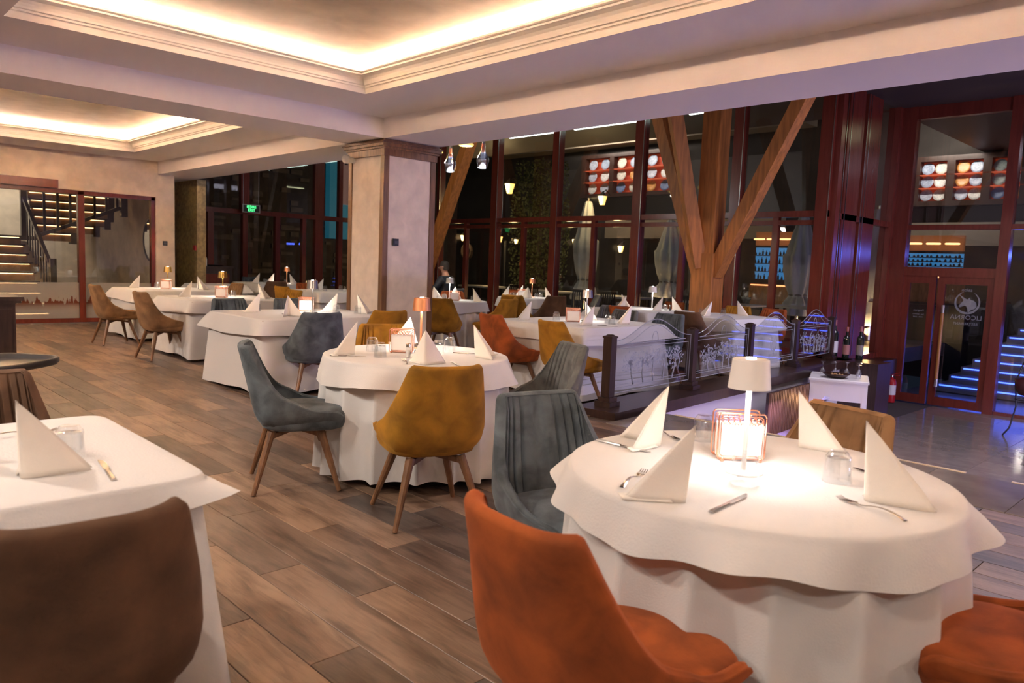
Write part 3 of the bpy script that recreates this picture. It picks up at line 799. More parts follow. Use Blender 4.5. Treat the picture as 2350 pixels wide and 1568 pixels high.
def holder_meshes():
    w = MB()
    for y in (-.035, .035):
        w.tube([(p[0], y, p[2]) for p in rounded_rect_pts(.15, .145, .012, .006)], .0026, 6)
        w.tube([(p[0], y, p[2]) for p in rounded_rect_pts(.132, .127, .010, .015)], .0016, 6)
        for k in range(7):                       # scroll row under the top bar
            c = -.054+.018*k
            w.tube([(c+.0085*math.cos(a), y, .128+.0085*math.sin(a)) for a in [2*math.pi*j/10 for j in range(11)]], .0014, 5, False)
            w.tube([(c-.006, y, .114), (c, y, .122), (c+.006, y, .114)], .0013, 5)
    for x in (-.06, .06): w.tube([(x, -.045, .006), (x, .045, .006)], .0026, 6)
    for x in (-.06, .06):
        for y in (-.043, .043): w.tube([(x, y, 0), (x, y, .012)], .006, 8)
    pk = MB()
    for k in range(9):
        y = -.030+.0068*k; pk.box(-.066+.001*(k % 3), .072-.001*(k % 2), y, y+.0058, .008, .113+.0015*(k % 3))
    return w.mesh('wire_frame', True), pk.mesh('paper_napkins')
HW, HP = holder_meshes()
def napkin_holder(x, y, deg, label, m=M_ROSE):
    t = thing('napkin_holder', label, 'napkin holder', (x, y, ZT), R(deg), 'wire napkin holders on the tables')
    obj('wire_frame', HW, m, t); obj('paper_napkins', HP, M_PAPER, t)
    return t
SHK = MB().lathe([(0, .0), (.017, 0), (.018, .01), (.015, .06), (.014, .062), (0, .062)], 8).mesh('jar')
SHC = MB().lathe([(.0155, .062), (.0155, .080), (.011, .086), (0, .086)], 16).mesh('cap', 'auto')
SHS = MB().lathe([(0, .002), (.0145, .002), (.0135, .045), (0, .045)], 8).mesh('spice')
def shaker(x, y, label, col=(.8, .78, .74)):
    t = thing('spice_shaker', label, 'shaker', (x, y, ZT), 0, 'salt and pepper shakers')
    obj('jar', SHK, M_TUMBLER, t); obj('cap', SHC, M_STEEL, t); obj('spice', SHS, mat('spice_%d' % int(col[0]*100), col, .9), t)
    return t

# ------------------------------------------------------------------ the tables, their chairs and settings
def setting(tx, ty, deg, dist, tname, seat, glass=True, cut=False, nap_deg=None, sc=1.0, side=.17):
    """a place laid on the table at (tx,ty) on the side facing deg"""
    a = R(deg); ux, uy = math.cos(a), math.sin(a); vx, vy = -uy, ux
    napkin(tx+ux*dist, ty+uy*dist, nap_deg if nap_deg is not None else deg, 'folded napkin on the %s, by the %s' % (tname, seat), sc)
    if glass: tumbler(tx+ux*(dist-.10)+vx*side, ty+uy*(dist-.10)+vy*side, 'upturned tumbler on the %s, by the %s' % (tname, seat))
    if cut:
        fork(tx+ux*(dist+.03)+vx*.11, ty+uy*(dist+.03)+vy*.11, deg+180, 'steel fork on the %s, by the %s' % (tname, seat))
        knife(tx+ux*(dist+.03)-vx*.11, ty+uy*(dist+.03)-vy*.11, deg+180, 'steel knife on the %s, by the %s' % (tname, seat))

# T1 : round table laid between two orange chairs
round_table(-1.08, 2.10, .545, 'round table under white cloths between two orange velvet chairs', 11,
            'long white tablecloth of the round table between the orange chairs', 'short white top cloth with hanging corners, on the round table between the orange chairs', rot=24, ear=.055, dropb=.105)
N1 = 'round table between the orange chairs'
napkin(-1.44, 2.13, 48, 'folded napkin on the %s, by the slate ribbed chair' % N1)
napkin(-1.03, 1.65, 2, 'folded napkin whose wing points to the orange chair back, near the white lamp')
napkin(-1.14, 2.52, 232, 'folded napkin on the %s, by the tan ribbed chair' % N1, .96)
napkin(-.74, 2.06, 238, 'folded napkin on the %s, behind the silver fork' % N1, 1.06)
tumbler(-1.03, 1.945, 'upturned tumbler right beside the foot of the white lamp')
tumbler(-.87, 2.19, 'upturned tumbler between two napkins near the tan ribbed chair')
tumbler(-1.40, 2.33, 'upturned tumbler half hidden behind the rose gold napkin holder')
fork(-.70, 1.99, 163, 'silver fork lying in the open on the %s' % N1)
fork(-1.24, 1.71, 108, 'silver fork tucked under the napkin nearest the orange chair back')
fork(-1.52, 2.27, -20, 'silver fork behind the napkin by the slate ribbed chair, near the white lamp')
knife(-1.51, 2.005, 2, 'silver knife in front of the slate ribbed chair, near the white lamp')
knife(-.955, 1.735, 95, 'silver knife beside the napkin with its wing towards the orange chair back')
knife(-.80, 2.33, 150, 'silver knife half hidden behind a napkin near the tan ribbed chair')
napkin_holder(-1.19, 2.19, 46, 'rose gold wire napkin holder with scroll top, behind the white lamp')
table_lamp(-1.09, 2.05, M_LAMPW, 'white metal table lamp on the %s' % N1, .62, color=(.97, .96, 1))
chair(-1.03, 1.34, 84, 'orange', 'orange velvet chair seen from the back, at the round table with the white lamp')
chair(-.31, 2.17, 187, 'orange', 'orange velvet chair showing its seat, at the round table with the white lamp')
chair(-1.80, 2.10, -14, 'blue', 'slate ribbed velvet chair at the round table with the white lamp')
chair(-1.22, 2.72, -104, 'tan', 'tan ribbed velvet chair behind the round table with the white lamp')

# T2 : round table with the copper lamp
round_table(-3.85, 2.91, .565, 'round table under white cloths with a copper lamp on it', 23,
            'long pleated white tablecloth of the round table with the copper lamp', 'short white top cloth on the round table with the copper lamp', rot=28, ear=.07, dropb=.15)
N2 = 'round table with the copper lamp'
napkin(-3.98, 2.53, 52, 'folded napkin beside the copper lamp table knife, by the slate chair')
napkin(-3.40, 2.63, -46, 'folded napkin on the %s, right behind the mustard chair back' % N2)
napkin(-3.55, 3.14, 222, 'folded napkin on the %s, by the grey ribbed chair' % N2)
napkin(-4.22, 3.12, -20, 'folded napkin on the %s, by the mustard ribbed chair' % N2)
tumbler(-3.82, 2.61, 'upturned tumbler on the %s, by the slate chair' % N2)
tumbler(-4.10, 2.74, 'upturned tumbler on the %s, beside the wire napkin holder' % N2)
tumbler(-3.78, 3.03, 'upturned tumbler on the %s, behind the mustard chair napkin' % N2)
tumbler(-3.90, 3.22, 'upturned tumbler on the %s, next to the copper lamp foot' % N2)
napkin_holder(-3.96, 2.87, 46, 'rose gold wire napkin holder on the %s' % N2)
shaker(-3.74, 2.76, 'glass salt shaker with steel cap on the %s' % N2)
shaker(-3.72, 2.81, 'glass pepper shaker with steel cap on the %s' % N2, (.06, .05, .04))
table_lamp(-4.10, 3.13, M_COPPER, 'copper table lamp on a round table beside the plastered pillar', 1.1)
knife(-3.93, 2.45, 45, 'steel knife in front of the napkin by the slate chair seen from its side')
fork(-3.55, 2.60, 150, 'steel fork beside the napkin behind the mustard chair back')
knife(-3.33, 2.80, 155, 'steel knife beside the napkin behind the mustard chair back')
knife(-3.70, 3.22, 40, 'steel knife on the %s, by the grey ribbed chair' % N2)
chair(-3.10, 2.43, 160, 'mustard', 'mustard velvet chair seen from the back, at the round table with the copper lamp')
chair(-4.02, 2.16, 66, 'blue', 'slate velvet chair seen from its side, at the round table with the copper lamp')
chair(-4.68, 3.30, -20, 'mustard', 'mustard ribbed velvet chair behind the round table with the copper lamp')
chair(-3.36, 3.50, -112, 'grey', 'grey ribbed velvet chair at the round table with the copper lamp')

# T3, T4, T5 : row of square tables towards the stair hall
N3, N4, N5 = 'square table beside the pillar', 'middle square table of the row', 'square table nearest the stair hall partition'
square_table(-7.15, 3.92, .60, .74, 'square table under white cloths beside the plastered pillar', 31, 'long white tablecloth of the %s' % N3, 'short white top cloth on the %s' % N3)
square_table(-9.88, 4.26, .60, .66, 'square table under white cloths, in the middle of the row of three', 32, 'long white tablecloth of the %s' % N4, 'short white top cloth on the %s' % N4)
square_table(-12.25, 4.40, .60, .66, 'square table under white cloths nearest the stair hall partition', 33, 'long white tablecloth of the %s' % N5, 'short white top cloth on the %s' % N5)
napkin(-7.40, 3.55, 50, 'folded napkin on the %s, by the glass with a steel knife' % N3)
napkin(-6.83, 3.58, 175, 'folded napkin on the %s, before the slate chair back' % N3)
napkin(-7.30, 4.40, 30, 'folded napkin on the %s, behind the silver lamp' % N3)
napkin(-7.05, 4.52, 225, 'folded napkin on the %s, next to the pillar' % N3)
tumbler(-7.55, 3.60, 'upturned tumbler on the %s, by the slate chairs behind it' % N3)
tumbler(-7.10, 4.28, 'upturned tumbler on the %s, at the foot of the silver lamp' % N3)
tumbler(-6.95, 4.45, 'upturned tumbler on the %s, beside the pillar side napkin' % N3)
knife(-7.00, 3.62, 160, 'steel knife on the %s' % N3)
table_lamp(-7.20, 4.05, M_SILVER, 'silver table lamp on the %s' % N3, .9)
napkin_holder(-7.42, 4.10, 46, 'red rimmed wire napkin holder on the %s' % N3)
chair(-6.44, 3.62, 170, 'blue', 'slate velvet chair seen from the back, at the %s' % N3)
chair(-6.52, 4.42, 172, 'mustard', 'dark mustard velvet chair seen from the back, between the square table and the pillar')
chair(-8.02, 3.62, 0, 'blue', 'slate ribbed chair behind the %s, nearer the middle table' % N3)
chair(-8.02, 4.35, 0, 'blue', 'slate ribbed chair behind the %s, nearer the pillar' % N3)
napkin(-10.10, 3.90, 52, 'folded napkin on the %s, by the second tan chair' % N4)
napkin(-9.70, 4.66, 225, 'folded napkin on the %s, by the slate ribbed chairs' % N4)
napkin_holder(-9.95, 4.25, 46, 'red rimmed napkin holder full of paper napkins on the %s' % N4)
tumbler(-10.05, 4.45, 'upturned tumbler on the %s' % N4)
table_lamp(-10.10, 4.33, M_GOLDM, 'gold table lamp on the %s' % N4, .9)
napkin(-12.45, 4.02, 52, 'folded napkin on the %s, by the first tan chair' % N5)
napkin(-12.05, 4.78, 225, 'folded napkin on the %s, behind its gold lamp' % N5)
napkin(-12.30, 4.86, 200, 'second napkin behind the gold lamp on the %s' % N5)
napkin_holder(-12.25, 4.35, 46, 'wire napkin holder on the %s' % N5)
tumbler(-12.5, 4.30, 'upturned tumbler on the %s' % N5)
table_lamp(-12.45, 4.45, M_GOLDM, 'gold table lamp on the %s' % N5, .9)
chair(-11.58, 3.42, 92, 'tan', 'tan velvet chair at the square table nearest the stair hall partition')
chair(-9.75, 3.42, 94, 'tan', 'tan velvet chair at the middle square table of the row')
chair(-10.3, 5.25, -85, 'mustard', 'mustard velvet chair behind the %s' % N4)
chair(-12.6, 5.40, -85, 'tan', 'tan velvet chair behind the square table nearest the stair hall partition')

# T6 : square table with brown chairs
N6 = 'square table with the brown velvet chairs'
square_table(-2.46, .33, .47, .47, 'square table under white cloths with brown velvet chairs', 41, 'long white tablecloth of the %s' % N6, 'short white top cloth on the %s' % N6, dropb=.10, cf=.06, cd=.05)
napkin(-2.20, .425, -52, 'folded napkin on the %s, next to the steel knife' % N6)
napkin(-2.40, .33, 30, 'folded napkin on the %s, behind the other napkin' % N6)
tumbler(-2.37, .575, 'upturned tumbler on the %s' % N6)
knife(-2.16, .61, 173, 'steel knife lying in the open on the %s' % N6)
fork(-2.72, .53, 95, 'steel fork on the %s' % N6)
chair(-1.83, .42, 176, 'brown', 'dark brown velvet chair seen from the back, at the white square table with the knife')
chair(-3.32, .52, -4, 'brown', 'dark brown velvet chair on the far side of the white square table with the knife')

# T7, T10, T11 : square tables behind the balustrade
N7, N10, N11 = 'square table behind the first etched panel', 'square table behind the unicorn etched panel', 'square table before the timber tree column'
square_table(-5.38, 6.30, .62, .70, 'square table under white cloths behind the first etched glass panel', 51, 'long white tablecloth of the %s' % N7, 'short white top cloth on the %s' % N7)
square_table(-5.42, 9.35, .50, .60, 'square table under white cloths behind the unicorn etched glass panel', 52, 'long white tablecloth of the %s' % N10, 'short white top cloth on the %s' % N10)
square_table(-6.75, 9.25, .55, .60, 'square table under white cloths before the timber tree column', 53, 'long white tablecloth of the %s' % N11, 'short white top cloth on the %s' % N11)
napkin(-5.75, 5.86, 50, 'folded napkin on the %s, by the rust orange chair' % N7)
napkin(-5.60, 6.62, 228, 'folded napkin on the %s, behind the wire holder' % N7)
napkin(-4.98, 6.00, 40, 'folded napkin on the %s, by the mustard chair back' % N7)
napkin(-4.92, 6.55, 45, 'folded napkin on the %s, nearest the glass panel' % N7)
tumbler(-5.62, 6.15, 'upturned tumbler on the %s, by the rust orange chair' % N7)
tumbler(-4.98, 6.32, 'upturned tumbler on the %s, nearest the glass panel' % N7)
tumbler(-5.08, 6.38, 'second upturned tumbler on the %s' % N7)
napkin_holder(-5.38, 6.15, 46, 'wire napkin holder on the %s' % N7)
table_lamp(-5.42, 6.42, M_SILVER, 'silver table lamp on the %s' % N7, .6)
knife(-4.85, 6.08, 20, 'steel knife on the %s' % N7)
chair(-5.58, 5.42, 84, 'orange', 'rust orange velvet chair at the %s' % N7)
chair(-4.72, 5.40, 82, 'mustard', 'mustard velvet chair seen from the back, beside the first balustrade post')
chair(-5.72, 7.25, -92, 'grey', 'grey ribbed chair behind the silver lamp of the %s' % N7)
chair(-5.05, 7.25, -88, 'blue', 'slate ribbed chair seen above the first etched panel')
chair(-6.28, 7.95, -60, 'grey', 'grey ribbed chair standing alone between the silver lamp table and the timber column')
setting(-6.75, 9.25, -90, .40, N11, 'orange chair back', nap_deg=50, side=-.2)
setting(-6.75, 9.25, 180, .36, N11, 'window side', nap_deg=228)
setting(-6.75, 9.25, 0, .36, N11, 'timber column', nap_deg=40)
napkin(-6.45, 9.62, 228, 'folded napkin on the %s, beside the oil cruets' % N11)
table_lamp(-6.70, 9.45, M_LAMPW, 'small white table lamp on the %s' % N11, .9)
shaker(-6.42, 9.42, 'glass salt shaker on the %s' % N11)
shaker(-6.38, 9.46, 'glass pepper shaker on the %s' % N11, (.06, .05, .04))
shaker(-6.47, 9.47, 'glass paprika shaker on the %s' % N11, (.35, .12, .03))
chair(-6.30, 8.42, 88, 'orange', 'orange velvet chair seen from the back, at the %s' % N11)
chair(-6.95, 10.15, -92, 'orange', 'orange velvet chair on the window side of the %s' % N11)
setting(-5.42, 9.35, -90, .36, N10, 'taupe chair back', nap_deg=50, side=-.2)
setting(-5.42, 9.35, 90, .36, N10, 'orange chair', nap_deg=228)
chair(-5.28, 8.46, 92, 'brown', 'taupe brown velvet chair at the %s' % N10)
chair(-5.30, 10.28, -92, 'orange', 'orange velvet chair seen above the unicorn etched panel')
chair(-5.85, 10.35, -75, 'mustard', 'mustard velvet chair in front of the foot of the timber tree column')

# T8, T9 : round tables near the window wall
N8, N9 = 'round table by the window wall', 'round table behind the pillar'
round_table(-9.78, 9.85, .50, 'round table under white cloths with a copper lamp, by the window wall', 61, 'long white tablecloth of the %s' % N8, 'short white top cloth on the %s' % N8, rot=20)
round_table(-9.05, 7.55, .48, 'round table under white cloths behind the plastered pillar', 62, 'long white tablecloth of the %s' % N9, 'short white top cloth on the %s' % N9, rot=20)
setting(-9.78, 9.85, 215, .33, N8, 'mustard chair', nap_deg=52)
setting(-9.78, 9.85, 150, .30, N8, 'window', nap_deg=40)
setting(-9.78, 9.85, -40, .30, N8, 'brown chair back', nap_deg=-40)
setting(-9.78, 9.85, 40, .36, N8, 'grey chairs', nap_deg=225)
napkin_holder(-9.88, 9.84, 46, 'wire napkin holder on the %s' % N8)
table_lamp(-9.80, 10.02, M_COPPER, 'copper table lamp on the %s' % N8, .9)
chair(-8.98, 9.62, 160, 'brown', 'dark brown velvet chair seen from the back, at the %s' % N8)
chair(-9.10, 8.95, 118, 'mustard', 'mustard velvet chair in profile between the two round tables by the windows')
chair(-10.65, 10.45, -35, 'orange', 'orange velvet chair on the window side of the %s' % N8)
chair(-9.00, 10.55, -130, 'grey', 'grey velvet chair between the window wall and the %s' % N8)
setting(-9.05, 7.55, 225, .33, N9, 'mustard chair back', nap_deg=-60)
setting(-9.05, 7.55, 140, .28, N9, 'seated man', nap_deg=-40)
setting(-9.05, 7.55, 20, .33, N9, 'window side chair', nap_deg=225)
napkin_holder(-9.00, 7.50, 46, 'wire napkin holder on the %s' % N9)
table_lamp(-9.25, 7.60, M_LAMPW, 'white table lamp on the %s' % N9, .9)
chair(-8.38, 6.78, 128, 'mustard', 'mustard velvet chair seen from the back, right beside the pillar')
chair(-9.95, 8.25, -38, 'orange', 'orange velvet chair behind the %s' % N9)
chair(-8.98, 8.42, -100, 'mustard', 'mustard velvet chair between the round table behind the pillar and the windows')
chair(-8.22, 7.65, 185, 'mustard', 'mustard velvet chair with its seat under the cloth of the %s' % N9)

# far tables near the exit doors
N12, N13, N14 = 'far square table before the exit doors', 'square table behind the pillar row', 'square table before the gold wall'
square_table(-15.0, 7.5, .6, .6, 'square table under beige white cloths before the exit doors', 71, 'long tablecloth of the %s' % N12, 'short top cloth on the %s' % N12)
square_table(-11.9, 7.1, .6, .6, 'square table under white cloths seen just left of the pillar trim', 72, 'long tablecloth of the %s' % N13, 'short top cloth on the %s' % N13)
square_table(-14.2, 5.95, .42, .42, 'square table under white cloths before the gold stucco wall', 73, 'long tablecloth of the %s' % N14, 'short top cloth on the %s' % N14)
setting(-15.0, 7.5, -90, .3, N12, 'brown chair', nap_deg=50)
setting(-15.0, 7.5, 60, .36, N12, 'exit doors', nap_deg=228)
setting(-15.0, 7.5, 150, .3, N12, 'slate chair', nap_deg=40)
table_lamp(-15.05, 7.85, M_COPPER, 'small copper lamp on the %s' % N12, .9)
setting(-11.9, 7.1, -90, .36, N13, 'mustard chair', nap_deg=50)
setting(-11.9, 7.1, 90, .36, N13, 'rust chair', nap_deg=228)
setting(-11.9, 7.1, 180, .36, N13, 'orange chairs', nap_deg=40)
shaker(-11.75, 7.25, 'glass salt shaker on the %s' % N13)
chair(-15.9, 7.55, 0, 'blue', 'slate velvet chair on the door side of the %s' % N12)
chair(-13.95, 7.0, 165, 'brown', 'brown velvet chair turned sideways before the %s' % N12)
chair(-11.6, 6.2, 100, 'mustard', 'mustard velvet chair seen behind the slate chairs of the %s' % N3)
chair(-12.8, 7.2, 0, 'orange', 'orange velvet chair on the door side of the %s' % N13)
chair(-11.05, 7.3, 185, 'orange', 'rust velvet chair half hidden by the pillar')
chair(-12.1, 8.0, -90, 'mustard', 'mustard velvet chair on the window side of the %s' % N13)

# ------------------------------------------------------------------ balustrade of posts and etched glass panels
POSTS = [(-4.34, 5.50), (-4.48, 7.10), (-4.66, 8.68), (-4.80, 10.22), (-4.92, 11.70)]
kb = MB()
struct_k = None
kp = [(-4.30, 5.28)] + POSTS[1:-1] + [(-4.95, 12.1)]
kerb = struct('trim_3', MB().prism((-4.30, 5.26, .005), (-4.95, 12.1, .005), .46, .11), M_DARKW)
def riser_wall():
    b = MB(); a = Vector((-4.16, 5.98, 0)); c_ = Vector((-4.80, 12.1, 0)); d = (c_-a).normalized(); n = Vector((d.y, -d.x, 0))
    return MB().prism((a.x-.08, a.y, (ZL-.05)/2), (c_.x-.08, c_.y, (ZL-.05)/2), .16, abs(ZL)-.05)
struct('wall_platform', riser_wall(), mat('riser_plaster', (.62, .58, .60), .7))
area_light('kerb_led', (-3.98, 7.4, -.10), .03, 2.6, 20, (.48, .38, 1.0), (0, R(-30), R(5)))
POST_ME = MB().box(-.085, .085, -.085, .085, .06, .11).box(-.065, .065, -.065, .065, .11, .15).bevbox(-.045, .045, -.045, .045, .15, .72, .004).box(-.052, .052, -.052, .052, .70, .715).lathe([(.045, .72), (.03, .732), (0, .735)], 12).mesh('baluster_post')
PD_ = ['first balustrade post at the platform corner, beside the mustard chair', 'second balustrade post, between the plain and the tree etched panel', 'third balustrade post, between the tree and unicorn etched panels', 'fourth balustrade post, left of the last etched panel', 'last balustrade post, beside the tall wine bottles']
ang = math.atan2(POSTS[-1][1]-POSTS[0][1], POSTS[-1][0]-POSTS[0][0])
for (x, y), l in zip(POSTS, PD_):
    tag(obj('balustrade_post', POST_ME, M_DARKW, None, (x, y, 0), ang-math.pi/2), 'dark wooden '+l, 'post', 'balustrade posts')
def panel_outline(w, n=36):
    pts = [(-w/2, .17), (w/2, .17), (w/2, .66)]
    for k in range(n+1):
        t = 1-2*k/n; x = t*w/2
        pts.append((x, .66+.005+.185*(.5+.5*math.cos(math.pi*t))**1.15))
    pts.append((-w/2, .66)); return pts
def inset(pts, d, c=(0, .42)):
    return [(p[0]*(1-d/.4), c[1]+(p[1]-c[1])*(1-d/.32)) for p in pts]
def ribbon(b, pts, r=.004):
    b.tube([(x, -.006, z) for x, z in pts], r, 4, False)
def tree_motif(b, w, seed, bush=False):
    g = random.Random(seed); tops = []
    for s in range(5 if not bush else 7):
        x0 = (-.25+.125*s)*w if not bush else (-.27+.09*s)*w
        x1 = x0*1.15+g.uniform(-.02, .02); z1 = .42+g.uniform(-.02, .05) if not bush else .36+g.uniform(0, .1)
        b.tube([(x0, -.006, .23), ((x0+x1)/2+g.uniform(-.02, .02), -.006, .32), (x1, -.006, z1)], [.010, .007, .004], 5, False); tops.append((x1, z1))
    for _ in range(420 if not bush else 260):
        x1, z1 = g.choice(tops); a = g.uniform(0, 6.28); rr = g.uniform(0, .15)
        cx, cz = x1+rr*math.cos(a), z1+.8*rr*math.sin(a)
        if cz > .56 or cz < .24: continue
        th = g.uniform(0, 3.14); L_, W_ = g.uniform(.016, .034), g.uniform(.005, .010)
        ux, uz = math.cos(th), math.sin(th)
        b.quad((cx-ux*L_, -.007, cz-uz*L_), (cx+uz*W_, -.007, cz-ux*W_), (cx+ux*L_, -.007, cz+uz*L_), (cx-uz*W_, -.007, cz+ux*W_))
PLAB = ['arched etched glass panel before the lilac lit tablecloth', 'arched etched glass panel with a grove of frosted trees', 'arched etched glass panel with a unicorn head emblem', 'arched etched glass panel with a frosted bush, next to the wine bottles']
for i in range(4):
    (xa, ya), (xb, yb) = POSTS[i], POSTS[i+1]
    L_ = math.hypot(xb-xa, yb-ya); w = L_-.10
    t = thing('glass_panel', PLAB[i], 'glass panel', ((xa+xb)/2, (ya+yb)/2, 0), math.atan2(yb-ya, xb-xa), 'etched balustrade panels')
    out = panel_outline(w)
    obj('pane', MB().poly([(x, -.005, z) for x, z in out], (0, .010, 0)), M_PANEL, t)
    e = MB()
    ribbon(e, out+[out[0]], .004)
    q = [(x*.93, .205+(z-.17)*.93) for x, z in out]
    ribbon(e, [(-w*.465, .59), (-w*.465, .22), (w*.465, .22), (w*.465, .59), (-w*.465, .59)], .003)
    ribbon(e, [(-w*.465, .245), (w*.465, .245)], .002)
    ribbon(e, [(-w*.42, .625), (w*.42, .625)], .003)
    ribbon(e, [(w*.42*(1-2*k/24), .625+.17*(.5+.5*math.cos(math.pi*(1-2*k/24)))**1.2) for k in range(25)], .004)
    ribbon(e, [(.06*math.cos(a), .63+.10*math.sin(a)) for a in [math.pi*k/12 for k in range(13)]], .003)
    obj('etched_lines', e, M_ETCH, t)
    mo = MB()
    if i == 2:
        mo = crescent(0, .43, .11, 60, -250, .02, -.008, .002)
        mo.poly([(a*.62, -.008, .43+b_*.75) for a, b_ in uni], (0, .002, 0))
        obj('unicorn_emblem', mo, M_ETCH, t)
        lt = obj('lettering', text_mesh('lettering', 'LICORNA', .07, .001), M_ETCH, t, (0, -.010, .275)); lt.rotation_euler = (R(90), 0, 0)
        tree = MB(); tree_motif(tree, w*.9, 5, True); 
    else:
        tree_motif(mo, w, 3+i, i == 3); obj('etched_trees', mo, M_ETCH, t)

# ------------------------------------------------------------------ timber tree columns
def timber_tree(x, y, label, arms, w=.36):
    t = thing('timber_column', label, 'column', (x, y, 0))
    obj('post', MB().box(-w/2, w/2, -w/2, w/2, 0, 1.62), M_TIMBER, t)
    obj('upper_post', MB().box(-w*.42, w*.42, -w*.42, w*.42, 1.62, 4.42), M_TIMBER, t)
    for (dx, dy, z0, z1) in arms:
        s = .12; l = math.hypot(dx, dy)
        b = obj('brace', MB().prism((dx/l*s, dy/l*s, z0), (dx, dy, z1), .19, .24, upv=(-dy/l, dx/l, 0)), M_TIMBER, t)
    return t
timber_tree(-6.34, 10.35, 'brown timber column branching like a tree, behind the balustrade', [(-1.25, .0, 1.30, 4.35), (1.62, .0, 1.30, 4.35), (-.55, -.55, 1.40, 4.3)])
timber_tree(-13.55, 10.35, 'brown timber column with raking brace, half hidden by the pillar', [(1.75, 0, 1.1, 4.4), (-1.5, 0, 1.1, 4.4)])

# ------------------------------------------------------------------ pendants over the window tables
def pendant(x, y, z, kind, label):
    t = thing('pendant_lamp', label, 'pendant lamp', (x, y, z), 0, 'glass pendant lamps')
    obj('cord', MB().tube([(0, 0, .30), (0, 0, 4.42-z)], .004, 6), M_BLACK, t)
    if kind == 'bell':
        g = obj('shade', MB().lathe([(.03, .46), (.034, .30), (.06, .24), (.105, .15), (.107, .12), (.075, 0), (.072, .002), (.100, .12), (.098, .148), (.055, .235), (.03, .30)], 20), pane_mat('smoked_glass', (.62, .62, .68), 4.2, .08), t, smooth='auto')
        obj('socket', MB().tube([(0, 0, .26), (0, 0, .40)], .026, 14), M_COPPER, t)
        obj('bulb', MB().lathe([(0, .10), (.02, .09), (.05, .05), (.06, .02), (.05, .012), (0, .010)], 16), emis('bulb_cool', (.85, .92, 1), 1.6), t, smooth=True)
        c_ = (.85, .92, 1)
    else:
        obj('shade', MB().lathe([(.02, .16), (.05, .13), (.13, .06), (.135, .05), (.11, .03), (.105, .035), (.05, .11), (.02, .14)], 24), mat('amber_glass', (.6, .42, .1), .2, emit=(1, .75, .25), estr=.25), t, smooth='auto')
        obj('bulb', MB().lathe([(0, .13), (.025, .10), (.03, .06), (0, .03)], 14), emis('bulb_warm', (1, .85, .5), 5), t, smooth=True)
        c_ = (1, .85, .6)
    d = bpy.data.lights.new('pendant_light', 'POINT'); d.energy = 9*K; d.color = c_; d.shadow_soft_size = .05
    l = bpy.data.objects.new('pendant_light', d); COL.objects.link(l); l.parent = t; l.location = (0, 0, -.04)
pendant(-10.43, 8.5, 2.90, 'bell', 'smoked glass bell pendant nearest the pillar')
pendant(-9.58, 8.5, 2.91, 'bell', 'smoked glass bell pendant nearest the thick window post')
pendant(-10.02, 8.5, 3.28, 'dish', 'amber dish pendant between the two bell pendants')
pendant(-10.85, 8.5, 3.22, 'dish', 'pale dish pendant half hidden by the pillar capital')

# ------------------------------------------------------------------ exit sign, counter, cabinet, high chair
ex = thing('exit_sign', 'green lit exit sign hanging on wires over the glazed doors', 'sign', (-17.2, 8.05, 2.40), R(90))
obj('housing', MB().box(-.215, .215, -.02, .02, -.095, .095), mat('sign_frame', (.55, .53, .5), .4), ex)
obj('face', MB().box(-.195, .195, -.024, -.018, -.078, .078), mat('sign_face', (.004, .03, .012), .4), ex)
M_GREEN = emis('sign_green', (.05, 1, .25), 1.0)
for body, z in (('IE\u0218IRE', .038), ('EXIT', -.038)):
    o = obj('lettering', text_mesh('lettering', body, .085, .001), M_GREEN, ex, (0, -.026, z)); o.rotation_euler = (R(90), 0, 0)
for x in (-.19, .19): obj('wire', MB().tube([(x, 0, .095), (x, 0, 2.0)], .003, 5), M_SILVER, ex)
rc = thing('counter', 'dark wooden counter before the gold wall', 'counter', (-16.15, 6.62, 0))
obj('body', MB().box(-.45, .45, -.32, .32, 0, 1.02), M_DARKW, rc)
obj('worktop', MB().box(-.48, .48, -.35, .35, 1.02, 1.06), M_DARKW, rc)
obj('front_panel', MB().box(.45, .46, -.25, .25, .3, .9), M_MAHOG, rc)
bt = thing('dispenser_bottle', 'white pump bottle on the dark counter', 'bottle', (-15.85, 6.42, 1.06))
obj('body', MB().lathe([(0, 0), (.04, 0), (.042, .14), (.03, .18), (.014, .2), (.014, .22)], 16), M_WHITEP, bt, smooth='auto')
obj('pump', MB().tube([(0, 0, .22), (0, 0, .27)], .006).tube([(0, 0, .27), (.05, 0, .268)], .006), M_WHITEP, bt)
tr = tag(obj('serving_tray', MB().lathe([(0, 0), (.17, 0), (.20, .02), (.195, .022), (.165, .006), (0, .006)], 28), M_SILVER, None, (-16.05, 6.7, 1.061), smooth='auto'), 'round metal tray lying on the dark counter', 'tray')
fa = tag(obj('fire_alarm_button', MB().bevbox(-.05, .05, -.05, .05, 0, .03, .006), mat('alarm_red', (.5, .01, .01), .4), None, (-15.2, 5.965, 1.42)), 'small red fire alarm button on the gold wall', 'alarm'); fa.rotation_euler = (R(90), 0, 0)
cb = thing('sideboard', 'dark wooden sideboard with moulded top, at the picture edge before the partition', 'cabinet', (-8.55, 1.22, 0))
obj('body', MB().box(-.28, .28, -.55, .36, .06, .80), M_DARKW, cb)
obj('top', MB().box(-.32, .32, -.60, .40, .80, .825).box(-.34, .34, -.62, .42, .825, .86), M_DARKW, cb)
obj('door', MB().box(.28, .295, -.52, .33, .12, .74), M_DARKW, cb)
obj('plinth', MB().box(-.29, .29, -.56, .37, 0, .06), M_DARKW, cb)
hc = thing('high_chair', 'dark grey plastic high chair with wide tray, beside the brown velvet chair', 'high chair', (-4.62, .62, 0), R(42))
M_HC = mat('grey_plastic', (.035, .033, .032), .35)
tp = []
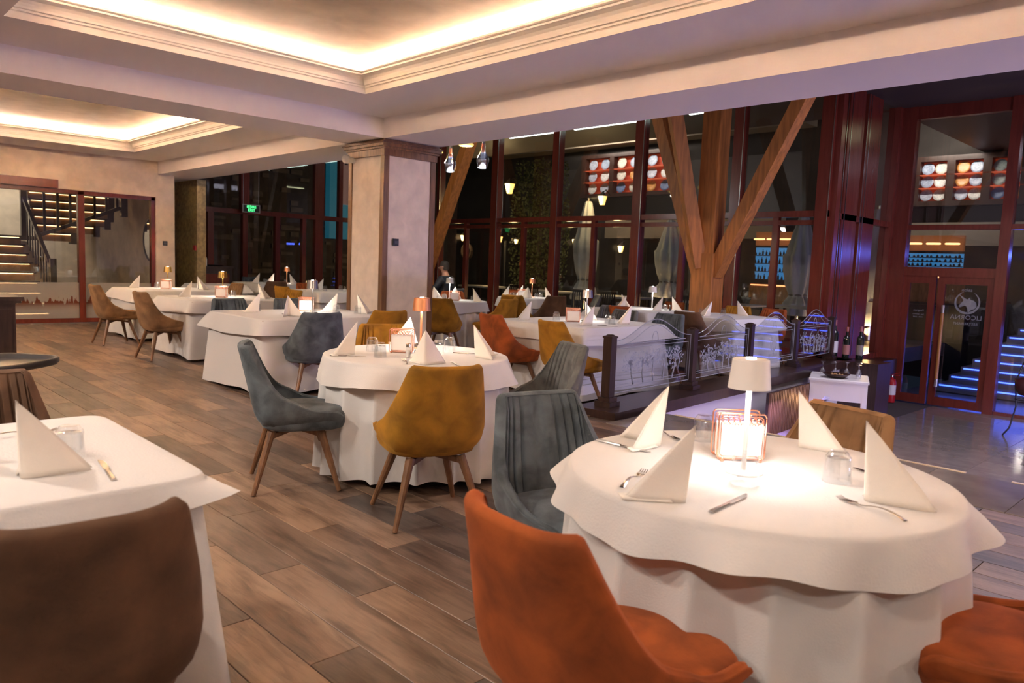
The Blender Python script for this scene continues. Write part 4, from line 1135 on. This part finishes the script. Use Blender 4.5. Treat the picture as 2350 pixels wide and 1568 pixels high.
for sc, z in ((0, .742), (.80, .742), (.86, .75), (.93, .765), (.97, .768), (1, .762), (1, .742), (.95, .728), (0, .725)):
    rr = []
    for k in range(40):
        a = 2*math.pi*k/40; ca, sa = math.cos(a), math.sin(a)
        rr.append((.20*sc*math.copysign(abs(ca)**.5, ca)+.22, .27*sc*math.copysign(abs(sa)**.5, sa), z))
    tp.append(rr)
obj('tray', MB().grid(tp, True), M_HC, hc, smooth=True)
obj('seat', MB().bevbox(-.16, .14, -.16, .16, .50, .55, .02), M_HC, hc)
obj('backrest', MB().bevbox(-.19, -.15, -.17, .17, .55, .92, .015), M_HC, hc)
for sx in (-1, 1):
    obj('armrest', MB().box(-.16, .16, sx*.17-.015, sx*.17+.015, .55, .72), M_HC, hc)
    for sy in (-1, 1): obj('leg', MB().tube([(sx*.13, sy*.14, .5), (sx*.26, sy*.26, 0)], .014, 8), M_SILVER, hc)

# ------------------------------------------------------------------ lower hall things
wt = thing('side_table', 'white wooden side table with wine glasses, before the entrance', 'table', (-4.10, 10.12, ZL), R(22))
obj('tabletop', MB().bevbox(-.36, .36, -.36, .36, .885, .92, .01), M_WHITEP, wt)
for sx, sy in ((0, -1), (0, 1), (1, 0), (-1, 0)):
    obj('apron', MB().box(-.30 if sx == 0 else sx*.33-.012, .30 if sx == 0 else sx*.33+.012, -.30 if sy == 0 else sy*.33-.012, .30 if sy == 0 else sy*.33+.012, .64, .885), M_WHITEP, wt)
for sx in (-1, 1):
    for sy in (-1, 1): obj('leg', MB().prism((sx*.315, sy*.315, .885), (sx*.33, sy*.33, 0), .06, .06, .05, .05), M_WHITEP, wt)
WG = MB().lathe([(.0, .18), (.036, .18), (.036, .177), (.006, .172), (.004, .10), (.010, .092), (.030, .06), (.033, .03), (.026, 0), (.025, 0), (.031, .03), (.028, .058), (.004, .085)], 18).mesh('wine_glass', True)
for k, (dx, dy) in enumerate(((-.22, -.02), (-.10, .10), (.02, .18), (.16, .24), (.24, .02))):
    tag(obj('wine_glass', WG, M_TUMBLER, None, (-4.10+dx, 10.12+dy, ZL+.922)), 'upturned wine glass on the white side table', 'wine glass', 'upturned wine glasses on the white side table')
dc = thing('decor_bowl', 'dark driftwood bowl with corks on the white side table', 'bowl', (-4.08, 9.97, ZL+.922))
obj('bowl', MB().lathe([(0, 0), (.10, 0), (.17, .05), (.165, .055), (.095, .012), (0, .012)], 20), M_DARKW, dc, smooth=True)
for k in range(7):
    a = k*.9; obj('cork', MB().tube([(.05*math.cos(a), .05*math.sin(a), .03), (.05*math.cos(a)+.04*math.cos(a*2.3), .05*math.sin(a)+.04*math.sin(a*2.3), .045)], .012, 8), mat('cork', (.45, .27, .13), .8), dc)
fe = thing('fire_extinguisher', 'red fire extinguisher standing beside the entrance door', 'fire extinguisher', (-4.94, 14.55, ZL))
M_RED = mat('extinguisher_red', (.45, .012, .015), .3)
obj('cylinder', MB().lathe([(0, 0), (.075, 0), (.078, .02), (.078, .36), (.06, .42), (.025, .44), (.025, .46), (0, .46)], 24), M_RED, fe, smooth='auto')
obj('label', MB().lathe([(.0788, .14), (.0788, .32)], 24), mat('extinguisher_label', (.75, .73, .72), .5), fe, smooth='auto')
obj('valve', MB().tube([(0, 0, .46), (0, 0, .50)], .02, 12), M_STEEL, fe)
obj('handle', MB().prism((-.02, 0, .50), (.12, 0, .55), .02, .008).prism((-.02, 0, .49), (.12, 0, .505), .02, .008), M_RED, fe)
obj('hose', MB().tube([(-.02, 0, .48), (-.10, 0, .46), (-.11, 0, .3), (-.09, 0, .18)], .010, 8), M_BLACK, fe, smooth=True)
M_BOTTLE = mat('bottle_dark', (.010, .014, .010), .08, coat=.5)
def bottle(x, y, h, label, lab=(.72, .68, .62)):
    s = h/.30; t = thing('wine_bottle', label, 'bottle', (x, y, .062), 0, 'tall wine bottles on the platform edge')
    t.scale = (s*.82, s*.82, s)
    obj('glass', MB().lathe([(0, 0), (.036, 0), (.038, .01), (.038, .185), (.034, .205), (.016, .225), (.0145, .29), (.0145, .30), (0, .30)], 20), M_BOTTLE, t, smooth='auto')
    obj('label', MB().lathe([(.0386, .045), (.0386, .135)], 20), mat('label_%d' % int(lab[0]*100+lab[2]*7), lab, .6), t, smooth='auto')
    obj('capsule', MB().lathe([(.0152, .235), (.0154, .302), (0, .303)], 16), mat('capsule_pink', (.35, .10, .09), .4), t, smooth='auto')
bottle(-4.98, 11.98, .60, 'tall wine bottle with white label standing by the corner post', (.72, .70, .66))
bottle(-4.80, 12.02, .50, 'wine bottle with reddish label standing by the corner post', (.38, .16, .13))
bottle(-5.08, 12.06, .46, 'wine bottle with small white label half hidden behind the others', (.62, .6, .58))
bottle(-4.62, 12.10, .52, 'dark wine bottle with grey label standing apart by the window plants', (.22, .19, .17))
ledge = struct('trim_4', MB().box(-5.2, -4.2, 11.75, 12.3, ZL, .06), M_DARKW)
struct('trim_5', MB().box(-5.24, -4.95, 12.3, 14.75, ZL, -.12), M_DARKW)
# slatted front under the kerb with a small console, lantern and orchid
sl = thing('slatted_panel', 'brown vertical slat panel with warm light under the kerb', 'wall panel', (-4.30, 9.35, 0), R(4.8))
obj('back_board', MB().box(-.02, .01, -.95, .95, ZL+.02, -.07), M_DARKW, sl)
SLM = MB().box(.01, .04, 0, .03, ZL+.02, -.07).mesh('slat')
for k in range(38): obj('slat', SLM, M_LEG, sl, (0, -.94+.05*k, 0))
area_light('slat_spot', (-3.98, 9.9, -.30), .08, .08, 2.2, (1, .5, .2), (0, R(75), 0))
cs = thing('console', 'low slatted wooden console below the balustrade', 'console', (-3.75, 8.55, ZL), R(4.8))
obj('body', MB().box(-.18, .18, -.7, .7, 0, .42), M_DARKW, cs); obj('top', MB().bevbox(-.20, .20, -.72, .72, .42, .45, .006), M_DARKW, cs)
for k in range(28): obj('slat', MB().box(.18, .20, -.69+.05*k, -.66+.05*k, .02, .41).mesh('slat'), M_LEG, cs)
ln = thing('candle_lantern', 'glowing ivory candle lantern on the low console', 'lantern', (-3.72, 8.85, ZL+.452))
obj('body', MB().bevbox(-.06, .06, -.06, .06, 0, .20, .01), mat('lantern_glow', (.7, .55, .25), .5, emit=(1, .72, .25), estr=.25), ln)
obj('base', MB().box(-.07, .07, -.07, .07, -.0005, .01), M_DARKW, ln)
orch = thing('flower_sprig', 'pale artificial flower on a dark curved stem, on the console', 'flower', (-3.68, 8.40, ZL+.452))
obj('vase', MB().lathe([(0, 0), (.035, 0), (.045, .06), (.03, .14), (.035, .17), (.03, .17), (0, .02)], 16), mat('vase_white', (.62, .6, .62), .3), orch, smooth='auto')
obj('stem', MB().tube([(0, 0, .1), (.02, .05, .25), (.03, .16, .34), (.03, .30, .36)], .006, 6), M_BLACK, orch, smooth=True)
fl = MB()
for k in range(5):
    a = k*1.257; fl.lathe([(0, .012), (.03, .006), (.036, 0), (.03, -.006), (0, -.012)], 10, (.03, .30+.03*math.cos(a), .36+.03*math.sin(a)))
obj('petals', fl, mat('petal', (.5, .48, .62), .6), orch, smooth=True)
cv = tag(obj('ceramic_vase', MB().lathe([(0, 0), (.05, 0), (.055, .02), (.055, .15), (.05, .17), (.045, .17), (.045, .02), (0, .02)], 20), mat('vase_grey', (.42, .38, .40), .4), None, (-3.70, 8.62, ZL+.452), smooth='auto'), 'plain grey ceramic jar on the low console', 'vase')
# wrought iron stand at the right of the entrance
ws = thing('iron_stand', 'dark wrought iron plant stand beside the entrance glazing', 'stand', (-2.55, 13.1, ZL))
for k in range(3):
    a = R(90+120*k); ca, sa = math.cos(a), math.sin(a)
    obj('leg', MB().tube([(.28*ca, .28*sa, 0), (.20*ca, .20*sa, .12), (.14*ca, .14*sa, .45), (.18*ca, .18*sa, .80), (.10*ca, .10*sa, 1.1)], .012, 8), M_BLACK, ws, smooth=True)
obj('hoop', MB().tube([(.16*math.cos(a), .16*math.sin(a), .55) for a in [2*math.pi*k/20 for k in range(21)]], .008, 6), M_BLACK, ws)
obj('bowl', MB().lathe([(0, .60), (.12, .62), (.18, .72), (.19, .86), (.18, .86), (.11, .64), (0, .62)], 18), mat('iron_red', (.06, .012, .012), .4), ws, smooth=True)

# ------------------------------------------------------------------ the seated guest by the windows
def skin_obj(name, V, E, m, parent, root=0, sub=2):
    me = bpy.data.meshes.new(name); me.from_pydata([v[:3] for v in V], E, []); me.update()
    o = bpy.data.objects.new(name, me); COL.objects.link(o); o.parent = parent
    sk = o.modifiers.new('skin', 'SKIN'); sk.use_smooth_shade = True
    for i, v in enumerate(V):
        r = v[3]; me.skin_vertices[0].data[i].radius = (r, r) if not isinstance(r, tuple) else r
    me.skin_vertices[0].data[root].use_root = True
    sb = o.modifiers.new('sub', 'SUBSURF'); sb.levels = sub; sb.render_levels = sub
    me.materials.append(m)
    return o
def guest(x, y, deg):
    t = thing('person', 'person in a dark navy padded jacket sitting with back turned beside the window', 'person', (x, y, 0), R(deg-90))
    M_SK = mat('skin', (.50, .27, .19), .55); M_JK = mat('navy_jacket', (.018, .024, .036), .6, bump=.3, bscale=10); M_TR = mat('dark_trousers', (.02, .02, .024), .8)
    # +Y is the way the guest faces
    body = [(0, 0, .52, .13), (0, -.01, .72, .15), (0, -.02, .92, .155), (0, .0, 1.06, .07), (0, .02, 1.13, .052), (0, .05, 1.22, (.075, .09)), (0, .045, 1.30, (.07, .085)),
            (.21, -.01, 1.00, .065), (.27, .08, .82, .045), (.22, .30, .80, .035), (.20, .38, .81, .025), (-.21, -.01, 1.00, .065), (-.27, .08, .82, .045), (-.22, .30, .80, .035), (-.20, .38, .81, .025),
            (.10, .20, .52, .085), (.11, .44, .50, .06), (.11, .46, .10, .04), (.11, .54, .05, .035), (-.10, .20, .52, .085), (-.11, .44, .50, .06), (-.11, .46, .10, .04), (-.11, .54, .05, .035)]
    E = [(0, 1), (1, 2), (2, 3), (3, 4), (4, 5), (5, 6), (2, 7), (7, 8), (8, 9), (9, 10), (2, 11), (11, 12), (12, 13), (13, 14), (0, 15), (15, 16), (16, 17), (17, 18), (0, 19), (19, 20), (20, 21), (21, 22)]
    b = skin_obj('body', body, E, M_SK, t)
    for s in (-1, 1):
        for k in range(4):
            skin_obj('finger', [(s*.20+(k-1.5)*.018, .39, .81, .010), (s*.20+(k-1.5)*.020, .43, .815-.002*abs(k-1), .009), (s*.20+(k-1.5)*.020, .455+.004*(2-abs(k-1.5)), .80, .008)], [(0, 1), (1, 2)], M_SK, b, 0, 1)
        skin_obj('thumb', [(s*.175, .375, .81, .011), (s*.155, .40, .812, .010), (s*.15, .425, .805, .008)], [(0, 1), (1, 2)], M_SK, b, 0, 1)
        obj('ear', MB().lathe([(0, .012), (.016, .010), (.022, 0), (.016, -.010), (0, -.012)], 10), M_SK, b, (s*.082, .03, 1.235), smooth=True).rotation_euler = (0, R(90), 0)
        obj('eye', MB().lathe([(0, .010), (.008, .007), (.010, 0), (.008, -.007), (0, -.010)], 8), M_BLACK, b, (s*.032, .128, 1.245), smooth=True)
    obj('nose', MB().tube([(0, .12, 1.25), (0, .152, 1.215), (0, .13, 1.20)], [.010, .016, .012], 8), M_SK, b, smooth=True)
    obj('mouth', MB().tube([(-.025, .125, 1.178), (0, .136, 1.175), (.025, .125, 1.178)], .006, 6), mat('lips', (.35, .12, .10), .5), b, smooth=True)
    jk = [(v[0], v[1], v[2], v[3]+.03 if not isinstance(v[3], tuple) else v[3]) for v in body[:4]] + [(v[0], v[1], v[2], v[3]+.020) for v in (body[7], body[8], body[9], body[11], body[12], body[13])]
    jk[3] = (0, .0, 1.05, .085)
    skin_obj('jacket', jk, [(0, 1), (1, 2), (2, 3), (2, 4), (4, 5), (5, 6), (2, 7), (7, 8), (8, 9)], M_JK, t)
    for k in range(5):
        z = .60+.085*k; obj('jacket_seam', MB().tube([(.178*math.cos(a), -.015+.178*math.sin(a), z) for a in [2*math.pi*j/20 for j in range(21)]], .006, 5, False), M_BLACK, t, smooth=True)
    skin_obj('trousers', [(0, 0, .50, .15)] + [(v[0], v[1], v[2], v[3]+.016) for v in (body[15], body[16], body[17], body[19], body[20], body[21])], [(0, 1), (1, 2), (2, 3), (0, 4), (4, 5), (5, 6)], M_TR, t)
    for s in (-1, 1): obj('shoe', MB().lathe([(0, .05), (.035, .045), (.05, .02), (.048, 0), (0, 0)], 14).mesh('shoe', True), M_BLACK, t, (s*.11, .53, .001)).scale = (1, 2.2, 1)
    hr = []
    for i in range(9):
        ph = math.pi*.5*i/8; rr = .094*math.cos(ph)**.7 if i < 8 else .001; z = 1.255+.105*math.sin(ph)
        hr.append([(rr*.86*math.cos(a), .035+rr*1.08*math.sin(a)-(.012 if math.sin(a) > .5 else 0), z-(.075 if math.sin(a) < -.1 and i == 0 else 0)) for a in [2*math.pi*k/24 for k in range(24)]])
    obj('hair', MB().grid(hr, True), mat('hair_dark', (.035, .025, .018), .7, noise=.6, nscale=30), t, smooth=True)
    return t
guest(-11.50, 9.34, 205)
chair(-11.47, 9.36, 205, 'blue', 'slate velvet chair on which the person in the navy jacket sits')
round_table(-12.28, 8.95, .40, 'round table under white cloths before the person in the navy jacket', 81, 'long white tablecloth of the table before the seated person', 'short white top cloth on the table before the seated person')

# ------------------------------------------------------------------ the terrace and street outside
struct('ground_terrace', MB().box(-40, -5.4, 12.3, 26, -.35, -.05), mat('terrace_stone', (.075, .068, .062), .45, noise=.6, nscale=2))
struct('ground_court', MB().box(-5.38, 6, 14.97, 26, ZL-.3, ZL-.02), mat('court_stone', (.16, .165, .16), .22, noise=.5, nscale=3))
struct('ground_side', MB().box(-40, -17.7, -4, 12.25, -.35, -.05), mat('side_paving', (.06, .055, .05), .5))
fc = struct('wall_street', MB().box(-40, 8, 20.6, 21, -1, 9), M_NIGHT)
M_FASC = mat('fascia_beige', (.26, .21, .15), .7)
obj('fascia', MB().box(-16.5, -10.2, 20.3, 20.6, 2.35, 2.95), M_FASC, fc); obj('fascia', MB().box(-7.3, -3.9, 20.3, 20.6, 2.2, 2.75), M_FASC, fc)
obj('canopy', MB().box(-22, -9.5, 19.9, 20.6, 5.4, 5.8), M_FASC, fc)
ws2 = struct('wall_side_stone', MB().box(-24.3, -24, -2, 20, -.3, 9), M_STONE)
bl = MB(); g = random.Random(4)
M_BRK = mat('stone_block', (.11, .085, .065), .6, noise=.8, nscale=3)
SB = MB().bevbox(0, .04, 0, .5, 0, .17, .0).mesh('stone_block')
for k in range(150):
    o = obj('stone_block', SB, M_BRK, ws2, (-23.99, 8.2+g.randrange(20)*.34, .1+g.randrange(26)*.21)); o.scale = (1, g.uniform(.4, 1.0), g.uniform(.5, 1))
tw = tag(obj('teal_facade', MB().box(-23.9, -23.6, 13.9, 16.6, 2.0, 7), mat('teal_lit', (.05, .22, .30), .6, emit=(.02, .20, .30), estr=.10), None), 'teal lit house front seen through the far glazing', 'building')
for yy in (14.3, 15.3): obj('window', MB().box(-23.6, -23.55, yy, yy+.5, 3.2, 5.6), mat('dim_window', (.10, .06, .05), .3, emit=(.35, .18, .15), estr=.12), tw)
def lantern(x, y, z, label, e=.6, s=1.0, col=(1, .50, .09), light=12):
    t = thing('wall_lantern', label, 'lantern', (x, y, z), 0, 'warm lanterns on the terrace'); t.scale = (s, s, s)
    obj('glass', MB().lathe([(0, -.12), (.05, -.12), (.095, .06), (0, .06)], 8), emis('lantern_%d' % int(e*10), col, e), t)
    obj('cap', MB().lathe([(.11, .06), (.03, .14), (0, .17)], 8), M_BLACK, t)
    obj('bracket', MB().tube([(0, 0, .14), (.0, .10, .2), (.0, .24, .1)], .012, 6), M_BLACK, t)
    d = bpy.data.lights.new('lantern_light', 'POINT'); d.energy = light*K; d.color = (1, .66, .30); d.shadow_soft_size = .1
    l = bpy.data.objects.new('lantern_light', d); COL.objects.link(l); l.parent = t; l.location = (0, -.25, 0)
lantern(-20.04, 17.0, 2.20, 'lit lantern with a dark wreath below it, behind the window nearest the pillar')
lantern(-18.19, 17.0, 2.16, 'lit lantern just right of the thick window post')
lantern(-14.92, 17.0, 2.08, 'lit lantern beside the closed parasol')
lantern(-13.99, 18.0, 1.94, 'lit lantern right of the tall closed parasol')
lantern(-15.72, 15.0, 3.51, 'large yellow lantern high behind the second window', .8, 1.5)
lantern(-12.32, 15.0, 3.06, 'yellow lantern under the lit plate shelves', .7, 1.2)
lantern(-16.6, 16.2, 2.05, 'small lantern in front of the tree', .5, .7, light=8)
wr = tag(obj('door_wreath', MB().tube([(.24*math.cos(a), 0, .24*math.sin(a)) for a in [2*math.pi*k/24 for k in range(25)]], .06, 8, False), mat('wreath_dark', (.03, .016, .010), .9), None, (-20.04, 17.19, 1.72), smooth=True), 'dark wreath hanging below the lantern behind the window', 'wreath')
for x, y, dz, l in ((-20.04, 17.25, 2.1, 'first'), (-18.19, 17.25, 2.1, 'second')):
    tag(obj('lamp_post', MB().tube([(x, y, -.05), (x, y, dz)], .04, 8), M_BLACK, None), 'thin dark pole carrying the %s lantern right of the pillar' % l, 'pole')
# closed parasols
M_PARA = mat('parasol_canvas', (.40, .42, .43), .85)
def parasol(x, y, z0, z1, label, wmax=.30):
    t = thing('closed_parasol', label, 'parasol', (x, y, 0), 0, 'closed parasols on the terrace')
    P = []; n = 48; Hh = z1-z0
    for v, r in ((1.0, .06), (.985, .085), (.80, .17), (.62, .24), (.60, .28), (.45, .27), (.30, .23), (.22, .17), (.19, .16), (.12, .24), (.03, .30), (0, .29)):
        rr = r/.30*wmax
        P.append([(rr*(1+.16*math.cos(8*a)+.06*math.cos(13*a+v*9))*math.cos(a), rr*(1+.16*math.cos(8*a)+.06*math.cos(13*a+v*9))*math.sin(a), z0+Hh*v) for a in [2*math.pi*k/n for k in range(n)]])
    obj('canopy', MB().grid(P, True), M_PARA, t, smooth=True)
    obj('pole', MB().tube([(0, 0, -.05), (0, 0, z1+.08)], .03, 10), M_SILVER, t)
    obj('tie', MB().lathe([(.165*wmax/.3, -.02), (.19*wmax/.3, 0), (.165*wmax/.3, .02)], 20), mat('tie_grey', (.12, .12, .12), .8), t, (0, 0, z0+Hh*.205), smooth=True)
    obj('base', MB().lathe([(0, .02), (.28, .02), (.30, -.05), (0, -.05)], 24), M_BLACK, t)
parasol(-12.78, 15.0, .50, 3.02, 'tall closed grey parasol behind the wide window bay', .31)
parasol(-10.92, 16.0, .66, 2.58, 'closed grey parasol glowing warm at its foot', .33)
parasol(-7.28, 15.5, .50, 2.58, 'closed grey parasol behind the mahogany post right of the timber column', .34)
parasol(-6.18, 16.6, .35, 2.78, 'closed grey parasol between the entrance post and the corner, warm lit at its foot', .40)
for x, y, e in ((-10.9, 15.5, 8), (-6.0, 16.1, 14), (-12.6, 14.5, 3)):
    d = bpy.data.lights.new('ground_spot', 'POINT'); d.energy = e*K; d.color = (1, .60, .26); d.shadow_soft_size = .08
    l = bpy.data.objects.new('ground_spot', d); COL.objects.link(l); l.location = (x, y, .25)
# heaters / tables outside
def terrace_table(x, y, label):
    t = thing('terrace_table', label, 'table', (x, y, -.05), 0, 'white topped tables on the terrace')
    obj('tabletop', MB().bevbox(-.75, .75, -.4, .4, .74, .78, .006), mat('terrace_top', (.45, .44, .42), .4), t)
    for sx in (-1, 1):
        for sy in (-1, 1): obj('leg', MB().box(sx*.68-.025, sx*.68+.025, sy*.34-.025, sy*.34+.025, 0, .74), M_BLACK, t)
def terrace_chair(x, y, deg, label):
    t = thing('terrace_chair', label, 'chair', (x, y, -.05), R(deg-90), 'dark slatted chairs on the terrace')
    obj('seat', MB().bevbox(-.22, .22, -.22, .22, .42, .46, .006), M_BLACK, t)
    for k in range(7): obj('back_slat', MB().box(-.20+.06*k, -.17+.06*k, -.22, -.20, .46, .86), M_BLACK, t)
    obj('back_rail', MB().box(-.22, .24, -.225, -.195, .84, .90), M_BLACK, t)
    for sx in (-1, 1):
        for sy in (-1, 1): obj('leg', MB().box(sx*.20-.015, sx*.20+.015, sy*.20-.015, sy*.20+.015, 0, .42), M_BLACK, t)
for i, (x, y) in enumerate(((-10.5, 13.4), (-12.9, 13.6), (-15.2, 13.8), (-8.0, 13.7), (-6.6, 14.6))):
    terrace_table(x, y, ['white topped terrace table behind the wide window bay', 'white topped terrace table under the tall parasol', 'white topped terrace table behind the second window', 'white topped terrace table behind the timber column', 'white topped terrace table beside the corner posts'][i])
for i, (x, y, d) in enumerate(((-10.9, 12.85, 90), (-10.1, 12.85, 90), (-8.3, 13.1, 90), (-7.7, 13.1, 90), (-13.2, 13.0, 90), (-12.5, 13.0, 90), (-8.1, 14.4, -90), (-10.6, 14.2, -90))):
    terrace_chair(x, y, d, ['dark slatted terrace chair behind the wide window bay, backed against the glass', 'dark slatted terrace chair behind the timber column, backed against the glass', 'dark slatted terrace chair under the tall closed parasol', 'dark slatted terrace chair on the street side of its terrace table'][i//2])
# lit plate shelves on the house across
M_SHELFR = mat('shelf_red', (.40, .05, .02), .6, emit=(1, .12, .04), estr=.045)
PLATE = MB().lathe([(0, 0), (.5, .0), (.62, .03), (1, .09), (.985, .11), (.6, .05), (0, .02)], 24).mesh('plate', True)
def plate_shelf(x0, x1, z0, z1, y, label, gname, seed):
    t = thing('plate_shelf', label, 'shelf', ((x0+x1)/2, y, z0))
    W, Hh = x1-x0, z1-z0; n = 3; g = random.Random(seed)
    obj('back_panel', MB().box(-W/2, W/2, .24, .26, 0, Hh), M_SHELFR, t)
    fr = [(-W/2-.12, W/2+.12, -.12, 0), (-W/2-.12, W/2+.12, Hh, Hh+.12)]
    for a, b, c_, d in fr: obj('frame_rail', MB().box(a, b, 0, .28, c_, d), M_DARKW, t)
    cw = W/n
    for k in range(n+1): obj('upright', MB().box(-W/2+cw*k-.09, -W/2+cw*k+.09, 0, .28, 0, Hh), M_DARKW, t)
    for j in (1, 2): obj('shelf_board', MB().box(-W/2, W/2, 0, .26, Hh*j/3-.02, Hh*j/3), mat('shelf_lit', (.30, .05, .02), .6, emit=(1, .16, .05), estr=.12), t)
    area_light('plate_fill_light', ((x0+x1)/2, y-1.1, z1+.5), W, .1, 26, (1, .85, .75), (R(60), 0, 0)).data.energy = 34*K  # fill lamp added in front of the shelf to brighten the plates
    cols = [(.30, .36, .48), (.62, .62, .60), (.12, .17, .32), (.52, .49, .42), (.26, .32, .30), (.55, .24, .05), (.42, .45, .55)]
    for k in range(n):
        for j in range(3):
            for i in range(2):
                r = Hh/3*.455; ci = g.randrange(len(cols))
                px = -W/2+cw*(k+.5)+(-.5+i)*(cw-.18)*.5; pz = Hh/3*j+r+.005
                if i: ci = (last+1+ci % 5) % 7
                last = ci; nm = ['slate blue', 'ivory', 'dark blue', 'beige', 'grey green', 'orange', 'lavender grey'][ci]
                o = obj('display_plate', PLATE, mat('plate_%d' % ci, cols[ci], .35, noise=.9, nscale=4), None, ((x0+x1)/2+px, y+.13, z0+pz))
                o.rotation_euler = (R(80), 0, 0); o.scale = (r, r, r)
                tag(o, '%s plate on the %s board, %s bay of the %s' % (nm, ('bottom', 'middle', 'top')[j], ('first', 'second', 'third')[k], gname), 'plate', 'plates on the '+gname)
plate_shelf(-17.55, -13.85, 3.85, 5.05, 20.25, 'red lit plate shelf high on the house across, behind the wide window bay', 'shelf behind the wide window', 1)
plate_shelf(-6.75, -4.45, 3.27, 4.22, 20.25, 'red lit plate shelf seen above the entrance door', 'shelf above the entrance', 2)
# blue lit bar across the court
def bar_unit(x0, x1, y, z0, z1, label):
    t = thing('bar_shelf', label, 'bar', ((x0+x1)/2, y, 0)); W = x1-x0
    obj('blue_panel', MB().box(-W/2, W/2, 0, .04, z0, z1), mat('bar_blue', (.05, .15, .3), .4, emit=(.05, .26, .60), estr=.22), t)
    for k in range(4): obj('shelf_board', MB().box(-W/2, W/2, -.22, 0, z0+(z1-z0)*k/4-.01, z0+(z1-z0)*k/4+.01), M_BLACK, t)
    g = random.Random(int(x0*10))
    b = MB()
    for k in range(4):
        for j in range(int(W/.10)):
            h = g.uniform(.10, .2)*(z1-z0); b.lathe([(0, 0), (.028, 0), (.028, h*.6), (.01, h*.75), (.01, h), (0, h)], 6, (-W/2+.06+.1*j+g.uniform(-.02, .02), -.10, z0+(z1-z0)*k/4+.01))
    o = obj('bar_bottles', b, M_BLACK, t); o['kind'] = 'stuff'
    obj('slat_front', MB().box(-W/2-.1, W/2+.1, -.05, 0, z0-.75, z0-.12), M_LEG, t)
    obj('front_led', MB().box(-W/2-.05, W/2+.05, -.07, -.05, z0-.17, z0-.14), emis('bar_led', (1, .35, .12), .8), t)
    obj('counter_front', MB().box(-W/2-.3, W/2+.3, -.6, -.1, ZL if x0 > -7 else -.05, z0-.8), M_BLACK, t)
    for k in range(3):
        x = -W/2+W*(k+.5)/3
        obj('crown_light', MB().tube([(x+.14*math.cos(a), -.2+.05*math.sin(a), z1+.22) for a in [2*math.pi*j/16 for j in range(17)]], .022, 6, False), emis('crown_led', (1, .42, .15), 1.0), t)
    obj('header', MB().box(-W/2, W/2, -.05, .05, z1+.06, z1+.42), mat('bar_header', (.20, .08, .03), .5, emit=(.5, .16, .05), estr=.06), t)
bar_unit(-10.3, -9.2, 19.2, 1.20, 2.05, 'blue lit bar shelf seen right of the timber column')
bar_unit(-6.55, -5.35, 19.6, 1.58, 1.98, 'blue lit bar shelf seen over the entrance door')
# blue lit stairs outside
bs = thing('lit_stairs', 'stone stairs with blue LED lines outside the entrance', 'stairs', (0, 0, 0))
for k in range(8):
    z = ZL+.16*(k+1); y = 17.0+.32*k
    obj('step', MB().box(-4.9+.12*k, -1.6, y, 20.5, z-.16, z), mat('stair_grey', (.12, .12, .14), .35), bs)
    obj('blue_led', MB().box(-4.85+.12*k, -1.6, y-.02, y-.004, z-.045, z-.02), emis('blue_led', (.03, .10, 1), 1.8), bs)
area_light('stair_blue', (-2.5, 17.6, 1.9), 3, .2, 14, (.10, .16, 1), (R(-25), 0, 0))
# exterior LED canopy lines
cn = thing('canopy_light', 'long white LED line under the outdoor canopy', 'light', (0, 0, 0))
for a, b in ((-13.7, -12.2), (-11.6, -9.85), (-8.6, -8.3)):
    obj('led_line', MB().box(a, b, 13.0, 13.05, 4.40, 4.43), emis('canopy_led', (.85, 1, .93), 5), cn)
pc = tag(obj('porch_light', MB().box(-3.56, -3.50, 15.05, 17.2, 4.35, 4.39), emis('porch_led', (1, .95, .6), 3), None), 'white LED line under the porch ceiling outside the entrance', 'light')
struct('ceiling_porch', MB().box(-5.4, 5, 14.96, 20.6, 4.40, 4.6).box(-18, -5.4, 12.4, 13.6, 4.44, 4.6), mat('porch_boards', (.035, .018, .014), .5))
# tree outside
tree = thing('street_tree', 'dark leafy tree beyond the second window bay', 'tree', (-17.6, 18.2, -.05))
obj('trunk', MB().tube([(0, 0, 0), (.05, 0, 1.2), (-.05, .1, 2.4), (.1, 0, 3.6)], [.14, .11, .09, .05], 10), M_STONE, tree, smooth=True)
lv = MB(); g = random.Random(9)
for k in range(5200):
    a = g.uniform(0, 6.28); h = g.random(); rr = (1.25-.35*abs(h-.45))*math.sqrt(g.random())
    c_ = Vector((rr*math.cos(a), rr*math.sin(a)*.6, .4+4.4*h)); u = Vector((g.gauss(0, 1), g.gauss(0, 1), g.gauss(0, 1))).normalized()*.06; w = u.orthogonal().normalized()*.028
    lv.quad(tuple(c_-u), tuple(c_+w), tuple(c_+u), tuple(c_-w))
lo = obj('leaves', lv.mesh('leaves', fixn=False), mat('leaf_dark', (.06, .075, .025), .6, noise=.8, nscale=2), tree); lo['kind'] = 'stuff'
pl = thing('sill_plant', 'small dark leafy plant behind the corner glass', 'plant', (-5.62, 13.95, -.05))
obj('pot', MB().lathe([(0, 0), (.10, 0), (.13, .2), (.12, .2), (0, .03)], 16), M_BLACK, pl, smooth='auto')
g = random.Random(2); lv = MB()
for k in range(60):
    a = g.uniform(0, 6.28); rr = g.uniform(.02, .2); c_ = Vector((rr*math.cos(a), rr*math.sin(a), g.uniform(.25, .85))); u = Vector((g.gauss(0, 1), g.gauss(0, 1), g.gauss(0, 1))).normalized()*.05; w = u.orthogonal().normalized()*.022
    lv.quad(tuple(c_-u), tuple(c_+w), tuple(c_+u), tuple(c_-w))
o = obj('leaves', lv.mesh('leaves', fixn=False), M_BLACK, pl); o['kind'] = 'stuff'
obj('stem', MB().tube([(0, 0, .1), (.02, .02, .5), (-.03, 0, .8)], .008, 6), M_BLACK, pl)
